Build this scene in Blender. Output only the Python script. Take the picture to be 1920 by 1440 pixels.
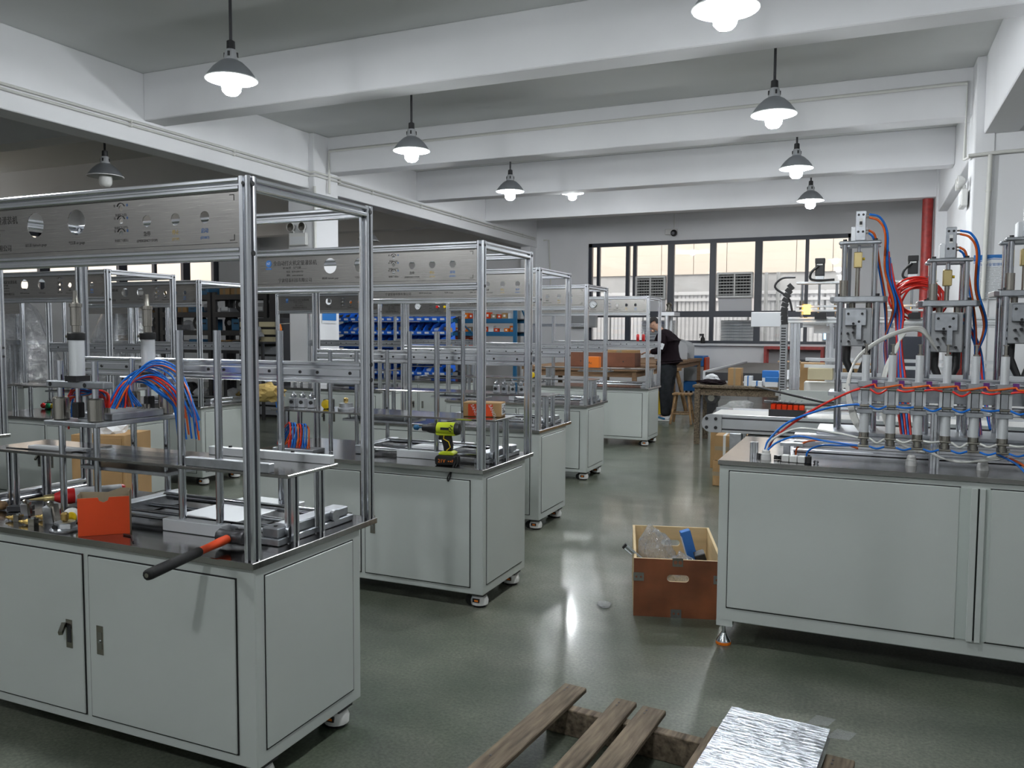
import bpy, math, random
from mathutils import Vector, Matrix
random.seed(7)
for o in list(bpy.data.objects): bpy.data.objects.remove(o)
S = bpy.context.scene
COL = S.collection
PI = math.pi
# ---------------------------------------------------------------- camera
YAW, PITCH, ROLL, FPX, CAMZ = .410184, .0641352, .00502425, 1523.57, 1.5
fw = Vector((-math.sin(YAW)*math.cos(PITCH), math.cos(YAW)*math.cos(PITCH), -math.sin(PITCH)))
rt = Vector((math.cos(YAW), math.sin(YAW), 0)); up = rt.cross(fw)
rr = rt*math.cos(ROLL)+up*math.sin(ROLL); uu = up*math.cos(ROLL)-rt*math.sin(ROLL)
cd = bpy.data.cameras.new('camera'); cam = bpy.data.objects.new('camera', cd); COL.objects.link(cam)
cd.sensor_width = 36; cd.lens = 36*FPX/1920; cd.clip_start = .05; cd.clip_end = 200
cam.matrix_world = Matrix(((rr.x, uu.x, -fw.x, 0), (rr.y, uu.y, -fw.y, 0), (rr.z, uu.z, -fw.z, CAMZ), (0, 0, 0, 1)))
S.camera = cam
# ---------------------------------------------------------------- sky, exposure
W = bpy.data.worlds.new('sky'); S.world = W; W.use_nodes = True
bgn = W.node_tree.nodes['Background']; bgn.inputs[0].default_value = (1, .945, .88, 1); bgn.inputs[1].default_value = 1.4
S.view_settings.view_transform = 'Standard'; S.view_settings.look = 'None'
S.view_settings.exposure = 1.38; S.view_settings.gamma = 1; S.view_settings.use_curve_mapping = False
LAMP_POWER = 136
S.cycles.max_bounces = 4; S.cycles.diffuse_bounces = 3; S.cycles.glossy_bounces = 2; S.cycles.transparent_max_bounces = 6; S.cycles.transmission_bounces = 4; S.cycles.caustics_reflective = False; S.cycles.caustics_refractive = False
# ---------------------------------------------------------------- helpers
def V(*a): return Vector(a)
class MB:
    def __init__(s): s.v = []; s.f = []; s.sm = []
    def add(s, vs, fs, smooth=False):
        n = len(s.v); s.v += [tuple(v) for v in vs]
        for f in fs: s.f.append(tuple(i+n for i in f)); s.sm.append(smooth)
        return s
    def box(s, x0, x1, y0, y1, z0, z1):
        v = [(x, y, z) for z in (z0, z1) for y in (y0, y1) for x in (x0, x1)]
        return s.add(v, [(0, 2, 3, 1), (4, 5, 7, 6), (0, 1, 5, 4), (2, 6, 7, 3), (0, 4, 6, 2), (1, 3, 7, 5)])
    def cbox(s, c, d, rz=0, rx=0, ry=0):
        m = Matrix.Rotation(rz, 3, 'Z') @ Matrix.Rotation(ry, 3, 'Y') @ Matrix.Rotation(rx, 3, 'X')
        v = [Vector(c)+m @ Vector((x*d[0]/2, y*d[1]/2, z*d[2]/2)) for z in (-1, 1) for y in (-1, 1) for x in (-1, 1)]
        return s.add(v, [(0, 2, 3, 1), (4, 5, 7, 6), (0, 1, 5, 4), (2, 6, 7, 3), (0, 4, 6, 2), (1, 3, 7, 5)])
    def cyl(s, p0, p1, r0, r1=None, n=12, cap=True):
        p0 = Vector(p0); p1 = Vector(p1); r1 = r0 if r1 is None else r1
        d = (p1-p0).normalized(); a = d.orthogonal().normalized(); b = d.cross(a)
        ring = [(a*math.cos(2*PI*i/n)+b*math.sin(2*PI*i/n)) for i in range(n)]
        s.add([p0+q*r0 for q in ring]+[p1+q*r1 for q in ring], [(i, (i+1) % n, n+(i+1) % n, n+i) for i in range(n)], True)
        if cap:
            s.add([p0+q*r0 for q in ring], [tuple(range(n-1, -1, -1))]); s.add([p1+q*r1 for q in ring], [tuple(range(n))])
        return s
    def tube(s, pts, r, n=6, close=False):
        pts = [Vector(p) for p in pts]; m = len(pts); prev = None; vs = []
        for i, p in enumerate(pts):
            d = (pts[min(i+1, m-1)]-pts[max(i-1, 0)])
            if d.length < 1e-9: d = Vector((0, 0, 1))
            d.normalize()
            a = d.orthogonal() if prev is None else prev-d*prev.dot(d)
            if a.length < 1e-6: a = d.orthogonal()
            a.normalize(); prev = a; b = d.cross(a)
            rad = r[i] if isinstance(r, (list, tuple)) else r
            vs += [p+(a*math.cos(2*PI*k/n)+b*math.sin(2*PI*k/n))*rad for k in range(n)]
        s.add(vs, [(i*n+k, i*n+(k+1) % n, (i+1)*n+(k+1) % n, (i+1)*n+k) for i in range(m-1) for k in range(n)], True)
        s.add(vs[:n], [tuple(range(n-1, -1, -1))]); s.add(vs[-n:], [tuple(range(n))])
        return s
    def lathe(s, prof, c=(0, 0, 0), n=20, axis='Z', caps=True):
        c = Vector(c); vs = []
        for (r, z) in prof:
            for k in range(n):
                q = (r*math.cos(2*PI*k/n), r*math.sin(2*PI*k/n), z)
                if axis == 'X': q = (q[2], q[0], q[1])
                if axis == 'Y': q = (q[1], q[2], q[0])
                vs.append(c+Vector(q))
        m = len(prof); grp = [[0]]
        for i in range(1, m-1):
            a = Vector((prof[i][0]-prof[i-1][0], prof[i][1]-prof[i-1][1])); b = Vector((prof[i+1][0]-prof[i][0], prof[i+1][1]-prof[i][1]))
            if a.length < 1e-9 or b.length < 1e-9 or a.angle(b) > .7: grp.append([i])
            else: grp[-1].append(i)
        for g in grp:
            s.add(vs[g[0]*n:(g[-1]+2)*n], [(i*n+k, i*n+(k+1) % n, (i+1)*n+(k+1) % n, (i+1)*n+k) for i in range(len(g)) for k in range(n)], True)
        if caps:
            s.add(vs[:n], [tuple(range(n-1, -1, -1))]); s.add(vs[-n:], [tuple(range(n))])
        return s
    def prism(s, poly, axis, a, b):
        """poly: 2D points; axis X -> (y,z), Y -> (x,z), Z -> (x,y)"""
        def P(p, t): return (t, p[0], p[1]) if axis == 'X' else (p[0], t, p[1]) if axis == 'Y' else (p[0], p[1], t)
        n = len(poly)
        s.add([P(p, a) for p in poly]+[P(p, b) for p in poly],
              [(i, (i+1) % n, n+(i+1) % n, n+i) for i in range(n)]+[tuple(range(n-1, -1, -1)), tuple(range(n, 2*n))])
        return s
    def prof(s, p0, p1, w=.04, h=.04, side=None):
        """T-slot aluminium extrusion from p0 to p1, w along 'side', h across"""
        p0 = Vector(p0); p1 = Vector(p1); d = (p1-p0).normalized()
        a = Vector(side) if side else (Vector((1, 0, 0)) if abs(d.x) < .9 else Vector((0, 1, 0)))
        a = (a-d*a.dot(d)).normalized(); b = d.cross(a)
        poly = []; sl, dp, ch = .0052, .013, .0035
        def edge(A, B, k):
            L = math.dist(A, B); t = ((B[0]-A[0])/L, (B[1]-A[1])/L); nn = (-t[1], t[0]); out = [(A[0]+t[0]*ch, A[1]+t[1]*ch)]
            for j in range(k):
                c = L*(j+.5)/k
                for u, q in ((-sl-.004, 0), (-sl, .0025), (-sl, dp), (sl, dp), (sl, .0025), (sl+.004, 0)): out.append((A[0]+t[0]*(c+u)+nn[0]*q, A[1]+t[1]*(c+u)+nn[1]*q))
            out.append((B[0]-t[0]*ch, B[1]-t[1]*ch)); return out
        kw = max(1, round(w/.045)); kh = max(1, round(h/.045)); x, y = w/2, h/2
        poly += edge((-x, -y), (x, -y), kw)+edge((x, -y), (x, y), kh)+edge((x, y), (-x, y), kw)+edge((-x, y), (-x, -y), kh)
        n = len(poly)
        s.add([p0+a*q[0]+b*q[1] for q in poly]+[p1+a*q[0]+b*q[1] for q in poly], [(i, (i+1) % n, n+(i+1) % n, n+i) for i in range(n)]+[tuple(range(n-1, -1, -1)), tuple(range(n, 2*n))])
        return s
    def sphere(s, c, r, n=12, m=8, sc=(1, 1, 1)):
        pr = [(math.sin(PI*i/m), -math.cos(PI*i/m)) for i in range(m+1)]
        c = Vector(c); vs = [c+Vector((a*math.cos(2*PI*k/n)*r*sc[0], a*math.sin(2*PI*k/n)*r*sc[1], z*r*sc[2])) for a, z in pr for k in range(n)]
        s.add(vs, [(i*n+k, i*n+(k+1) % n, (i+1)*n+(k+1) % n, (i+1)*n+k) for i in range(m) for k in range(n)], True); return s
    def xf(s, M):
        s.v = [tuple(M @ Vector(v)) for v in s.v]; return s
    def mesh(s, name, mat=None):
        me = bpy.data.meshes.new(name); me.from_pydata(s.v, [], s.f); me.polygons.foreach_set('use_smooth', s.sm)
        if mat: me.materials.append(mat)
        me.update(); return me
    def build(s, name, mat, parent=None, bevel=0, seg=1, label=None, M=None):
        me = s.mesh(name, mat)
        if bevel:
            import bmesh
            bm = bmesh.new(); bm.from_mesh(me); bmesh.ops.remove_doubles(bm, verts=bm.verts, dist=1e-6)
            es = [e for e in bm.edges if len(e.link_faces) == 2 and e.calc_face_angle(0) > .6]
            bmesh.ops.bevel(bm, geom=es, offset=bevel, segments=seg, affect='EDGES', profile=.5, clamp_overlap=True)
            bm.to_mesh(me); bm.free()
        return link(name, me, parent, label, M)
def link(name, me, parent=None, label=None, M=None):
    o = bpy.data.objects.new(name, me); COL.objects.link(o)
    if parent: o.parent = parent
    if M is not None: o.matrix_basis = M
    if label: o['label'] = label
    return o
def thing(name, label, cat, loc=(0, 0, 0), rz=0, group=None):
    o = bpy.data.objects.new(name, None); COL.objects.link(o); o.location = loc; o.rotation_euler[2] = rz; o.empty_display_size = .1
    return tag(o, label, cat, group)
def tag(o, label, cat, group=None, kind=None):
    o['label'] = label; o['category'] = cat
    if group: o['group'] = group
    if kind: o['kind'] = kind
    return o
def struct(o, label=None):
    o['kind'] = 'structure'
    if label: o['label'] = label
    return o
def copy_tree(o, parent=None, label=None, group=None, loc=None, rz=None):
    c = o.copy(); COL.objects.link(c); c.parent = parent
    for ch in list(o.children): copy_tree(ch, c)
    if label: c['label'] = label
    if group: c['group'] = group
    if loc is not None: c.location = loc
    if rz is not None: c.rotation_euler[2] = rz
    return c
def bez(pts, n=10):
    """smooth Catmull-Rom path through points"""
    P = [Vector(p) for p in pts]; P = [P[0]*2-P[1]]+P+[P[-1]*2-P[-2]]; out = []
    for i in range(1, len(P)-2):
        a, b, c, d = P[i-1:i+3]
        for k in range(n):
            t = k/n; out.append(.5*((2*b)+(c-a)*t+(2*a-5*b+4*c-d)*t*t+(3*b-a-3*c+d)*t**3))
    out.append(P[-2]); return out
TXT = {}
def text_mesh(body, size, mat, xs=1.0, align='LEFT'):
    k = (body, size, xs, align, mat.name)
    if k in TXT: return TXT[k]
    c = bpy.data.curves.new('t', 'FONT'); c.body = body; c.size = size; c.resolution_u = 2; c.align_x = align
    o = bpy.data.objects.new('t', c); COL.objects.link(o); o.scale = (xs, 1, 1)
    me = bpy.data.meshes.new_from_object(o.evaluated_get(bpy.context.evaluated_depsgraph_get()))
    me.transform(Matrix.Diagonal((xs, 1, 1, 1))); bpy.data.objects.remove(o); bpy.data.curves.remove(c)
    me.materials.clear(); me.materials.append(mat); TXT[k] = me; return me
def text(name, body, size, mat, parent, loc, rot=(PI/2, 0, 0), xs=1.0, align='LEFT'):
    o = link(name, text_mesh(body, size, mat, xs, align), parent); o.location = loc; o.rotation_euler = rot; return o
# ---------------------------------------------------------------- materials
def mat(name, col, rough=.5, metal=0, noise=0, nscale=8, bump=0, stretch=(1, 1, 1), emit=0, ecol=None, spec=.5, alpha=1, trans=0, rvar=0, col2=None, detail=4):
    m = bpy.data.materials.new(name); m.use_nodes = True; nt = m.node_tree; b = nt.nodes['Principled BSDF']
    b.inputs['Base Color'].default_value = (*col, 1); b.inputs['Roughness'].default_value = rough; b.inputs['Metallic'].default_value = metal
    b.inputs['Specular IOR Level'].default_value = spec
    if emit: b.inputs['Emission Color'].default_value = (*(ecol or col), 1); b.inputs['Emission Strength'].default_value = emit
    if alpha < 1: b.inputs['Alpha'].default_value = alpha
    if trans: b.inputs['Transmission Weight'].default_value = trans
    if noise or bump or rvar or col2:
        tc = nt.nodes.new('ShaderNodeTexCoord'); mp = nt.nodes.new('ShaderNodeMapping'); mp.inputs['Scale'].default_value = stretch
        nz = nt.nodes.new('ShaderNodeTexNoise'); nz.inputs['Scale'].default_value = nscale; nz.inputs['Detail'].default_value = detail
        nt.links.new(tc.outputs['Object'], mp.inputs[0]); nt.links.new(mp.outputs[0], nz.inputs['Vector'])
        if noise or col2:
            cr = nt.nodes.new('ShaderNodeValToRGB'); cr.color_ramp.elements[0].position = .3; cr.color_ramp.elements[1].position = .7
            c0 = tuple(max(0, c*(1-noise)) for c in col); c1 = col2 or tuple(min(1, c*(1+noise)) for c in col)
            cr.color_ramp.elements[0].color = (*c0, 1); cr.color_ramp.elements[1].color = (*c1, 1)
            nt.links.new(nz.outputs['Fac'], cr.inputs[0]); nt.links.new(cr.outputs[0], b.inputs['Base Color'])
        if rvar:
            mr = nt.nodes.new('ShaderNodeMapRange'); mr.inputs['To Min'].default_value = max(0, rough-rvar); mr.inputs['To Max'].default_value = rough+rvar
            nt.links.new(nz.outputs['Fac'], mr.inputs[0]); nt.links.new(mr.outputs[0], b.inputs['Roughness'])
        if bump:
            bp = nt.nodes.new('ShaderNodeBump'); bp.inputs['Strength'].default_value = bump; bp.inputs['Distance'].default_value = .01
            nt.links.new(nz.outputs['Fac'], bp.inputs['Height']); nt.links.new(bp.outputs[0], b.inputs['Normal'])
    return m
M = {}
def mk(k, *a, **kw): M[k] = mat(k, *a, **kw)
mk('alu', (.80, .82, .86), .24, 1, noise=.06, nscale=3, stretch=(1, 1, 1), rvar=.06)
mk('alu_white', (.72, .74, .76), .45, .55)
mk('mill', (.50, .52, .55), .38, 1, noise=.12, nscale=30, rvar=.1)
mk('chrome', (.62, .64, .68), .13, 1)
mk('steel', (.44, .43, .42), .15, 1, noise=.12, nscale=5, stretch=(1, 14, 1), rvar=.07)
mk('panel', (.50, .48, .455), .25, 1, noise=.10, nscale=9, stretch=(1, 1, 60), rvar=.08)
mk('nickel', (.44, .415, .37), .22, 1)
mk('brass', (.65, .45, .16), .3, 1)
mk('brass_pale', (.62, .50, .24), .35, .9)
mk('paint', (.50, .535, .51), .38, noise=.03, nscale=2)
mk('paint_dark', (.46, .51, .48), .45)
mk('gap', (.012, .012, .012), .9)
mk('black', (.013, .013, .014), .45)
mk('rubber', (.012, .012, .012), .7, spec=.3)
mk('dark_metal', (.06, .06, .065), .4, .6)
mk('white_plastic', (.72, .72, .70), .35)
mk('grey_plastic', (.35, .36, .37), .45)
mk('cream_plastic', (.62, .55, .36), .5)
mk('wall', (.80, .805, .82), .85, noise=.03, nscale=1.2, bump=.05)
mk('ceil', (.68, .695, .685), .9, noise=.04, nscale=.8)
mk('conduit', (.70, .70, .66), .5)
mk('red_paint', (.36, .035, .03), .45, noise=.25, nscale=12)
mk('frame', (.035, .04, .055), .4)
mk('red_tube', (.75, .03, .02), .25); mk('orange_tube', (.75, .13, .02), .25); mk('blue_tube', (.01, .16, .62), .25); mk('white_tube', (.70, .70, .66), .3)
mk('red', (.62, .02, .02), .35); mk('green', (.01, .28, .10), .35); mk('yellow', (.75, .52, .01), .35); mk('orange', (.85, .20, .01), .5)
mk('orange_card', (.62, .055, .004), .55, noise=.08, nscale=6); mk('card', (.38, .23, .10), .8, noise=.1, nscale=5); mk('card_in', (.30, .24, .16), .85)
mk('blue_bin', (.012, .12, .60), .4); mk('blue_rack', (.02, .13, .27), .5); mk('blue_box', (.02, .17, .50), .5)
mk('ink', (.03, .027, .025), .6); mk('ink_blue', (.03, .15, .45), .6); mk('ink_red', (.45, .06, .04), .6); mk('ink_yellow', (.55, .38, .08), .6); mk('paper', (.72, .74, .76), .7)
mk('plywood', (.62, .47, .26), .7, noise=.12, nscale=3, stretch=(1, 1, 8)); mk('plywood_film', (.15, .048, .018), .45, noise=.45, nscale=4, col2=(.24, .078, .03))
mk('wood_old', (.095, .07, .046), .85, noise=.5, nscale=5, stretch=(10, 1, 10), bump=.3, col2=(.215, .165, .11)); mk('wood_stool', (.18, .10, .045), .7, noise=.4, nscale=6, stretch=(6, 6, 1), col2=(.32, .19, .08))
mk('wood_bench', (.22, .13, .07), .8, noise=.35, nscale=5, stretch=(1, 10, 10)); mk('wood_brown', (.16, .055, .025), .6, noise=.2, nscale=4)
mk('shelf', (.045, .045, .048), .5, .2); mk('bin_grey', (.30, .31, .33), .4)
mk('cloth_black', (.012, .008, .010), .95, spec=.08); mk('trouser', (.020, .022, .025), .95, spec=.1, noise=.3, nscale=10); mk('skin', (.42, .24, .165), .55); mk('hair', (.012, .010, .010), .8, noise=.3, nscale=60)
mk('purple', (.12, .02, .16), .4); mk('lime', (.52, .62, .02), .4); mk('sack', (.42, .30, .10), .8, noise=.2, nscale=10)
mk('screen', (.25, .5, .9), .3, emit=1.2, ecol=(.35, .6, 1)); mk('amber', (1, .45, .05), .3, emit=2.0, ecol=(1, .5, .08))
mk('facade', (.80, .70, .61), .8); mk('facade_grey', (.52, .52, .53), .8, noise=.1, nscale=2); mk('corrugated', (.78, .78, .80), .5, .1)
# bulb
mk('bulb', (1, 1, 1), .4, emit=LAMP_POWER, ecol=(.93, .97, 1))
mk('reflector', (.85, .86, .86), .35, .1); mk('shade', (.40, .42, .45), .35, .7)
def glass_mat(name, tint, gl=.06, rough=.02, bump=0, scat=0):
    m = bpy.data.materials.new(name); m.use_nodes = True; nt = m.node_tree; nt.nodes.clear()
    out = nt.nodes.new('ShaderNodeOutputMaterial'); mx = nt.nodes.new('ShaderNodeMixShader'); t = nt.nodes.new('ShaderNodeBsdfTransparent'); g = nt.nodes.new('ShaderNodeBsdfGlossy')
    t.inputs[0].default_value = (*tint, 1); g.inputs['Roughness'].default_value = rough; mx.inputs[0].default_value = gl
    nt.links.new(t.outputs[0], mx.inputs[1]); nt.links.new(g.outputs[0], mx.inputs[2]); nt.links.new(mx.outputs[0], out.inputs[0])
    if scat:
        m2 = nt.nodes.new('ShaderNodeMixShader'); df = nt.nodes.new('ShaderNodeBsdfDiffuse'); df.inputs[0].default_value = (.75, .77, .8, 1); m2.inputs[0].default_value = scat
        nt.links.new(mx.outputs[0], m2.inputs[1]); nt.links.new(df.outputs[0], m2.inputs[2]); nt.links.new(m2.outputs[0], out.inputs[0])
    if bump:
        nz = nt.nodes.new('ShaderNodeTexNoise'); nz.inputs['Scale'].default_value = bump; nz.inputs['Detail'].default_value = 5; nz.inputs['Distortion'].default_value = 2
        bp = nt.nodes.new('ShaderNodeBump'); bp.inputs['Strength'].default_value = 1; bp.inputs['Distance'].default_value = .03
        nt.links.new(nz.outputs['Fac'], bp.inputs['Height']); nt.links.new(bp.outputs[0], g.inputs['Normal'])
        cr = nt.nodes.new('ShaderNodeMapRange'); cr.inputs['From Min'].default_value = .35; cr.inputs['From Max'].default_value = .75; cr.inputs['To Min'].default_value = gl*.4; cr.inputs['To Max'].default_value = min(1, gl*2)
        nt.links.new(nz.outputs['Fac'], cr.inputs[0]); nt.links.new(cr.outputs[0], mx.inputs[0])
    M[name] = m
glass_mat('glass', (.94, .96, .97)); glass_mat('film', (.93, .94, .96), .30, .14, bump=9, scat=.13); glass_mat('acrylic', (.88, .9, .92), .14, .05)
mk('film_silver', (.60, .63, .68), .22, .9, bump=.9, nscale=20, stretch=(1, 4, 1), rvar=.1, noise=.35); glass_mat('amber_liquid', (.95, .38, .04), .06)
def floor_mat():
    m = bpy.data.materials.new('polished_concrete'); m.use_nodes = True; nt = m.node_tree; b = nt.nodes['Principled BSDF']; N = nt.nodes.new; L = nt.links.new
    tc = N('ShaderNodeTexCoord')
    def nz(sc, det, st=(1, 1, 1)):
        mp = N('ShaderNodeMapping'); mp.inputs['Scale'].default_value = st; n = N('ShaderNodeTexNoise'); n.inputs['Scale'].default_value = sc; n.inputs['Detail'].default_value = det; n.inputs['Roughness'].default_value = .6
        L(tc.outputs['Object'], mp.inputs[0]); L(mp.outputs[0], n.inputs['Vector']); return n.outputs['Fac']
    def ramp(f, a, b_, c0, c1):
        r = N('ShaderNodeValToRGB'); r.color_ramp.elements[0].position = a; r.color_ramp.elements[1].position = b_; r.color_ramp.elements[0].color = (*c0, 1); r.color_ramp.elements[1].color = (*c1, 1); L(f, r.inputs[0]); return r.outputs[0]
    big = nz(.55, 4); mid = nz(1.3, 2); mid2 = nz(3.1, 6); fine = nz(75, 2); strk = nz(1.6, 4, (.35, 3, 1))
    c1 = ramp(big, .36, .64, (.072, .09, .064), (.185, .184, .155)); c2 = ramp(mid2, .3, .72, (.66, .70, .66), (1.15, 1.15, 1.12)); c3 = ramp(fine, .32, .68, (.62, .63, .62), (1.25, 1.25, 1.25)); c4 = ramp(strk, .3, .7, (.86, .87, .86), (1.1, 1.1, 1.1))
    cur = c1
    for c in (c2, c3, c4):
        mx = N('ShaderNodeMix'); mx.data_type = 'RGBA'; mx.blend_type = 'MULTIPLY'; mx.inputs[0].default_value = 1; L(cur, mx.inputs[6]); L(c, mx.inputs[7]); cur = mx.outputs[2]
    L(cur, b.inputs['Base Color'])
    mr = N('ShaderNodeMapRange'); mr.inputs['To Min'].default_value = .26; mr.inputs['To Max'].default_value = .42; L(mid, mr.inputs[0]); L(mr.outputs[0], b.inputs['Roughness'])
    b.inputs['Coat Weight'].default_value = .3; b.inputs['Coat Roughness'].default_value = .1
    bp = N('ShaderNodeBump'); bp.inputs['Strength'].default_value = .06; bp.inputs['Distance'].default_value = .004; L(fine, bp.inputs['Height']); L(bp.outputs[0], b.inputs['Normal'])
    return m
M['floor'] = floor_mat()
# ---------------------------------------------------------------- the room
YB = 20.5; ZC = 4.63; XL = -17.6; XBEAM = -8.2; XR = 1.15
struct(MB().box(XL-.3, 12, -5.3, YB+.3, -.2, 0).build('floor', M['floor']), 'polished grey green concrete floor')
struct(MB().box(XL-.3, 12, -5.3, YB+.3, ZC, ZC+.2).build('ceiling', M['ceil']), 'painted concrete ceiling slab')
# back wall with the long window
WX0, WX1, WZ0, WZ1 = -6.75, -.36, 1.235, 3.81
struct(MB().box(XL-.3, WX0, YB, YB+.25, 0, ZC).box(WX1, 1.4, YB, YB+.25, 0, ZC).box(WX0, WX1, YB, YB+.25, 0, WZ0).box(WX0, WX1, YB, YB+.25, WZ1, ZC).build('wall_back', M['wall']), 'white painted back wall with long window')
LW0, LW1, LZ0, LZ1 = 6.0, 18.75, 2.35, 3.74
struct(MB().box(XL-.25, XL, -5.3, LW0, 0, ZC).box(XL-.25, XL, LW1, YB+.3, 0, ZC).box(XL-.25, XL, LW0, LW1, 0, LZ0).box(XL-.25, XL, LW0, LW1, LZ1, ZC).build('wall_left', M['wall']), 'white side wall of the unlit bay')
struct(MB().box(XL, 12, -5.3, -5, 0, ZC).build('wall_front', M['wall']))
struct(MB().box(1.22, 12, 10.72, 11.2, 0, ZC).build('wall_right', M['wall']), 'white wall beside the right column')
struct(MB().box(11.8, 12, -5, 11, 0, ZC).build('wall_side', M['wall']))
struct(MB().box(1.3, 1.5, 11.2, YB, 0, ZC).build('wall_recess', M['wall']))
# beams and columns
for y in (-.2, 3.6, 7.5, 11.08, 14.1, 17.25):
    struct(MB().box(XBEAM, XR, y, y+.32, 4.06, ZC).build('ceiling_beam', M['wall'], bevel=.01), 'white concrete beam crossing the ceiling')
struct(MB().box(XBEAM-.35, XBEAM, -5, YB, 3.76, ZC).build('ceiling_beam', M['wall'], bevel=.01), 'deep white beam along the left bay')
struct(MB().box(XR, XR+.35, -5, 10.70, 3.76, ZC).build('ceiling_beam', M['wall'], bevel=.01), 'deep white beam along the right side')
struct(MB().box(XR+.0, XR+.3, 11.2, 17.3, 3.76, ZC).build('ceiling_beam', M['wall'], bevel=.01), 'white beam between the right columns')
for y in (-.2, 3.6, 7.5, 11.08, 14.1, 17.25):
    struct(MB().box(XL, XBEAM-.35, y, y+.32, 4.0, ZC).build('ceiling_beam', M['wall']), 'beam over the unlit bay')
struct(MB().box(-8.62, -8.1, 10.72, 11.36, 0, ZC).build('column', M['wall'], bevel=.012), 'white square column under the left beam')
struct(MB().box(1.06, 1.27, 10.7, 11.25, 0, ZC).build('column', M['wall'], bevel=.012), 'white column at the right wall corner')
struct(MB().box(1.12, 1.5, 17.1, 17.7, 0, ZC).build('column', M['wall'], bevel=.012), 'white column near the red pipe')
struct(MB().box(-8.5, -8.24, 20.1, YB, 0, 3.76).build('column', M['wall']), 'white column at the back wall')
# window 1
win = bpy.data.objects.new('window_1', None); COL.objects.link(win); struct(win, 'dark framed factory window along the back wall'); win.location = (0, YB+.1, 0)
fr = MB()
for a, b, c, d in ((WX0, WX1, WZ0, WZ0+.07), (WX0, WX1, WZ1-.09, WZ1)): fr.box(a, b, -.06, .06, c, d)
for a, b in ((WX0, WX0+.09), (WX1-.09, WX1)): fr.box(a, b, -.06, .06, WZ0, WZ1)
fr.build('window_frame', M['frame'], win)
ZT = 1.965
MB().box(WX0, WX1, -.065, .065, ZT-.075, ZT+.075).build('transom', M['frame'], win)
for a, b in ((-6.53, -6.45), (-5.75, -5.66), (-5.56, -5.47), (-4.66, -4.50), (-3.61, -3.46), (-2.53, -2.36), (-1.38, -1.30)):
    MB().box(a, b, -.055, .055, ZT+.075, WZ1-.09).build('mullion', M['frame'], win)
for a, b in ((-5.75, -5.62), (-4.66, -4.53), (-3.60, -3.50), (-2.53, -2.38), (-1.38, -1.30)):
    MB().box(a, b, -.055, .055, WZ0+.07, ZT-.075).build('mullion', M['frame'], win)
xs = [-6.66, -5.75, -5.56, -4.58, -3.53, -2.45, -1.34, -.45]
for a, b in zip(xs[:-1], xs[1:]):
    if abs(a+5.56) > .01 and abs(a+3.53) > .01: MB().box(a+.02, b-.02, .0, .006, ZT+.07, WZ1-.08).build('pane', M['glass'], win)
    MB().box(a+.02, b-.02, .0, .006, WZ0+.06, ZT-.07).build('pane', M['glass'], win)
for a, b in ((-5.56, -4.58), (-3.53, -2.45)): MB().box(a+.02, b-.02, 0, .006, 2.98, WZ1-.08).build('pane', M['glass'], win)
# window 2 (left bay)
w2 = bpy.data.objects.new('window_2', None); COL.objects.link(w2); struct(w2, 'dark framed window in the unlit left bay'); w2.location = (XL-.1, 0, 0)
f2 = MB(); f2.box(-.05, .05, LW0, LW1, LZ0, LZ0+.08).box(-.05, .05, LW0, LW1, LZ1-.09, LZ1).box(-.05, .05, LW1-.2, LW1, LZ0, LZ1).box(-.05, .05, LW0, LW0+.1, LZ0, LZ1); f2.build('window_frame', M['frame'], w2)
ys = [LW0, 7.4, 8.7, 9.8, 10.95, 12.05, 13.18, 14.29, 15.37, 16.42, 17.52, LW1-.1]
for i, y in enumerate(ys[1:-1]): MB().box(-.05, .05, y-(.045, .13)[i % 2], y+(.045, .13)[i % 2], LZ0, LZ1).build('mullion', M['frame'], w2)
for a, b in zip(ys[:-1], ys[1:]): MB().box(0, .006, a, b, LZ0+.05, LZ1-.05).build('pane', M['glass'], w2)
# the building across the alley: cream panels over a corrugated skirt
fac = MB().box(-24, 6, 24.15, 24.4, -.2, 6.6).build('wall_outside', M['facade_grey']); struct(fac, 'neighbouring building across the alley')
pm = MB().box(.008, .942, 0, .06, .008, .892).mesh('facade_panel', M['facade'])
for i in range(12):
    for j in range(4):
        link('facade_panel', pm, fac).location = (-10.4+i*.95, 24.09, 3.2+j*.9)
cm = MB()
for i in range(8): cm.box(i*.12, i*.12+.075, 0, .03, 0, 2.35)
cm.box(0, .96, .03, .05, 0, 2.35)
cme = cm.mesh('corrugated_sheet', M['corrugated'])
for i in range(9): link('corrugated_sheet', cme, fac).location = (-9.2+i*1.02, 24.04, .35)
MB().box(-9.3, 0.4, 23.98, 24.05, 2.60, 2.68).build('rail', M['corrugated'], fac); MB().box(-9.3, .4, 23.98, 24.05, 2.42, 2.50).build('rail', M['corrugated'], fac)
for x in (-2.62, -2.3): MB().cyl((x, 23.9, -.1), (x, 23.9, 3.2), .05).build('drain_pipe', M['grey_plastic'], fac)
struct(MB().box(-26, 8, YB+.25, 24.2, -.4, -.2).build('ground', M['facade_grey']))
fl = MB().box(-21.4, -21.2, 4, 24, -.2, 5.8).build('wall_yard', M['facade']); struct(fl)
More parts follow.
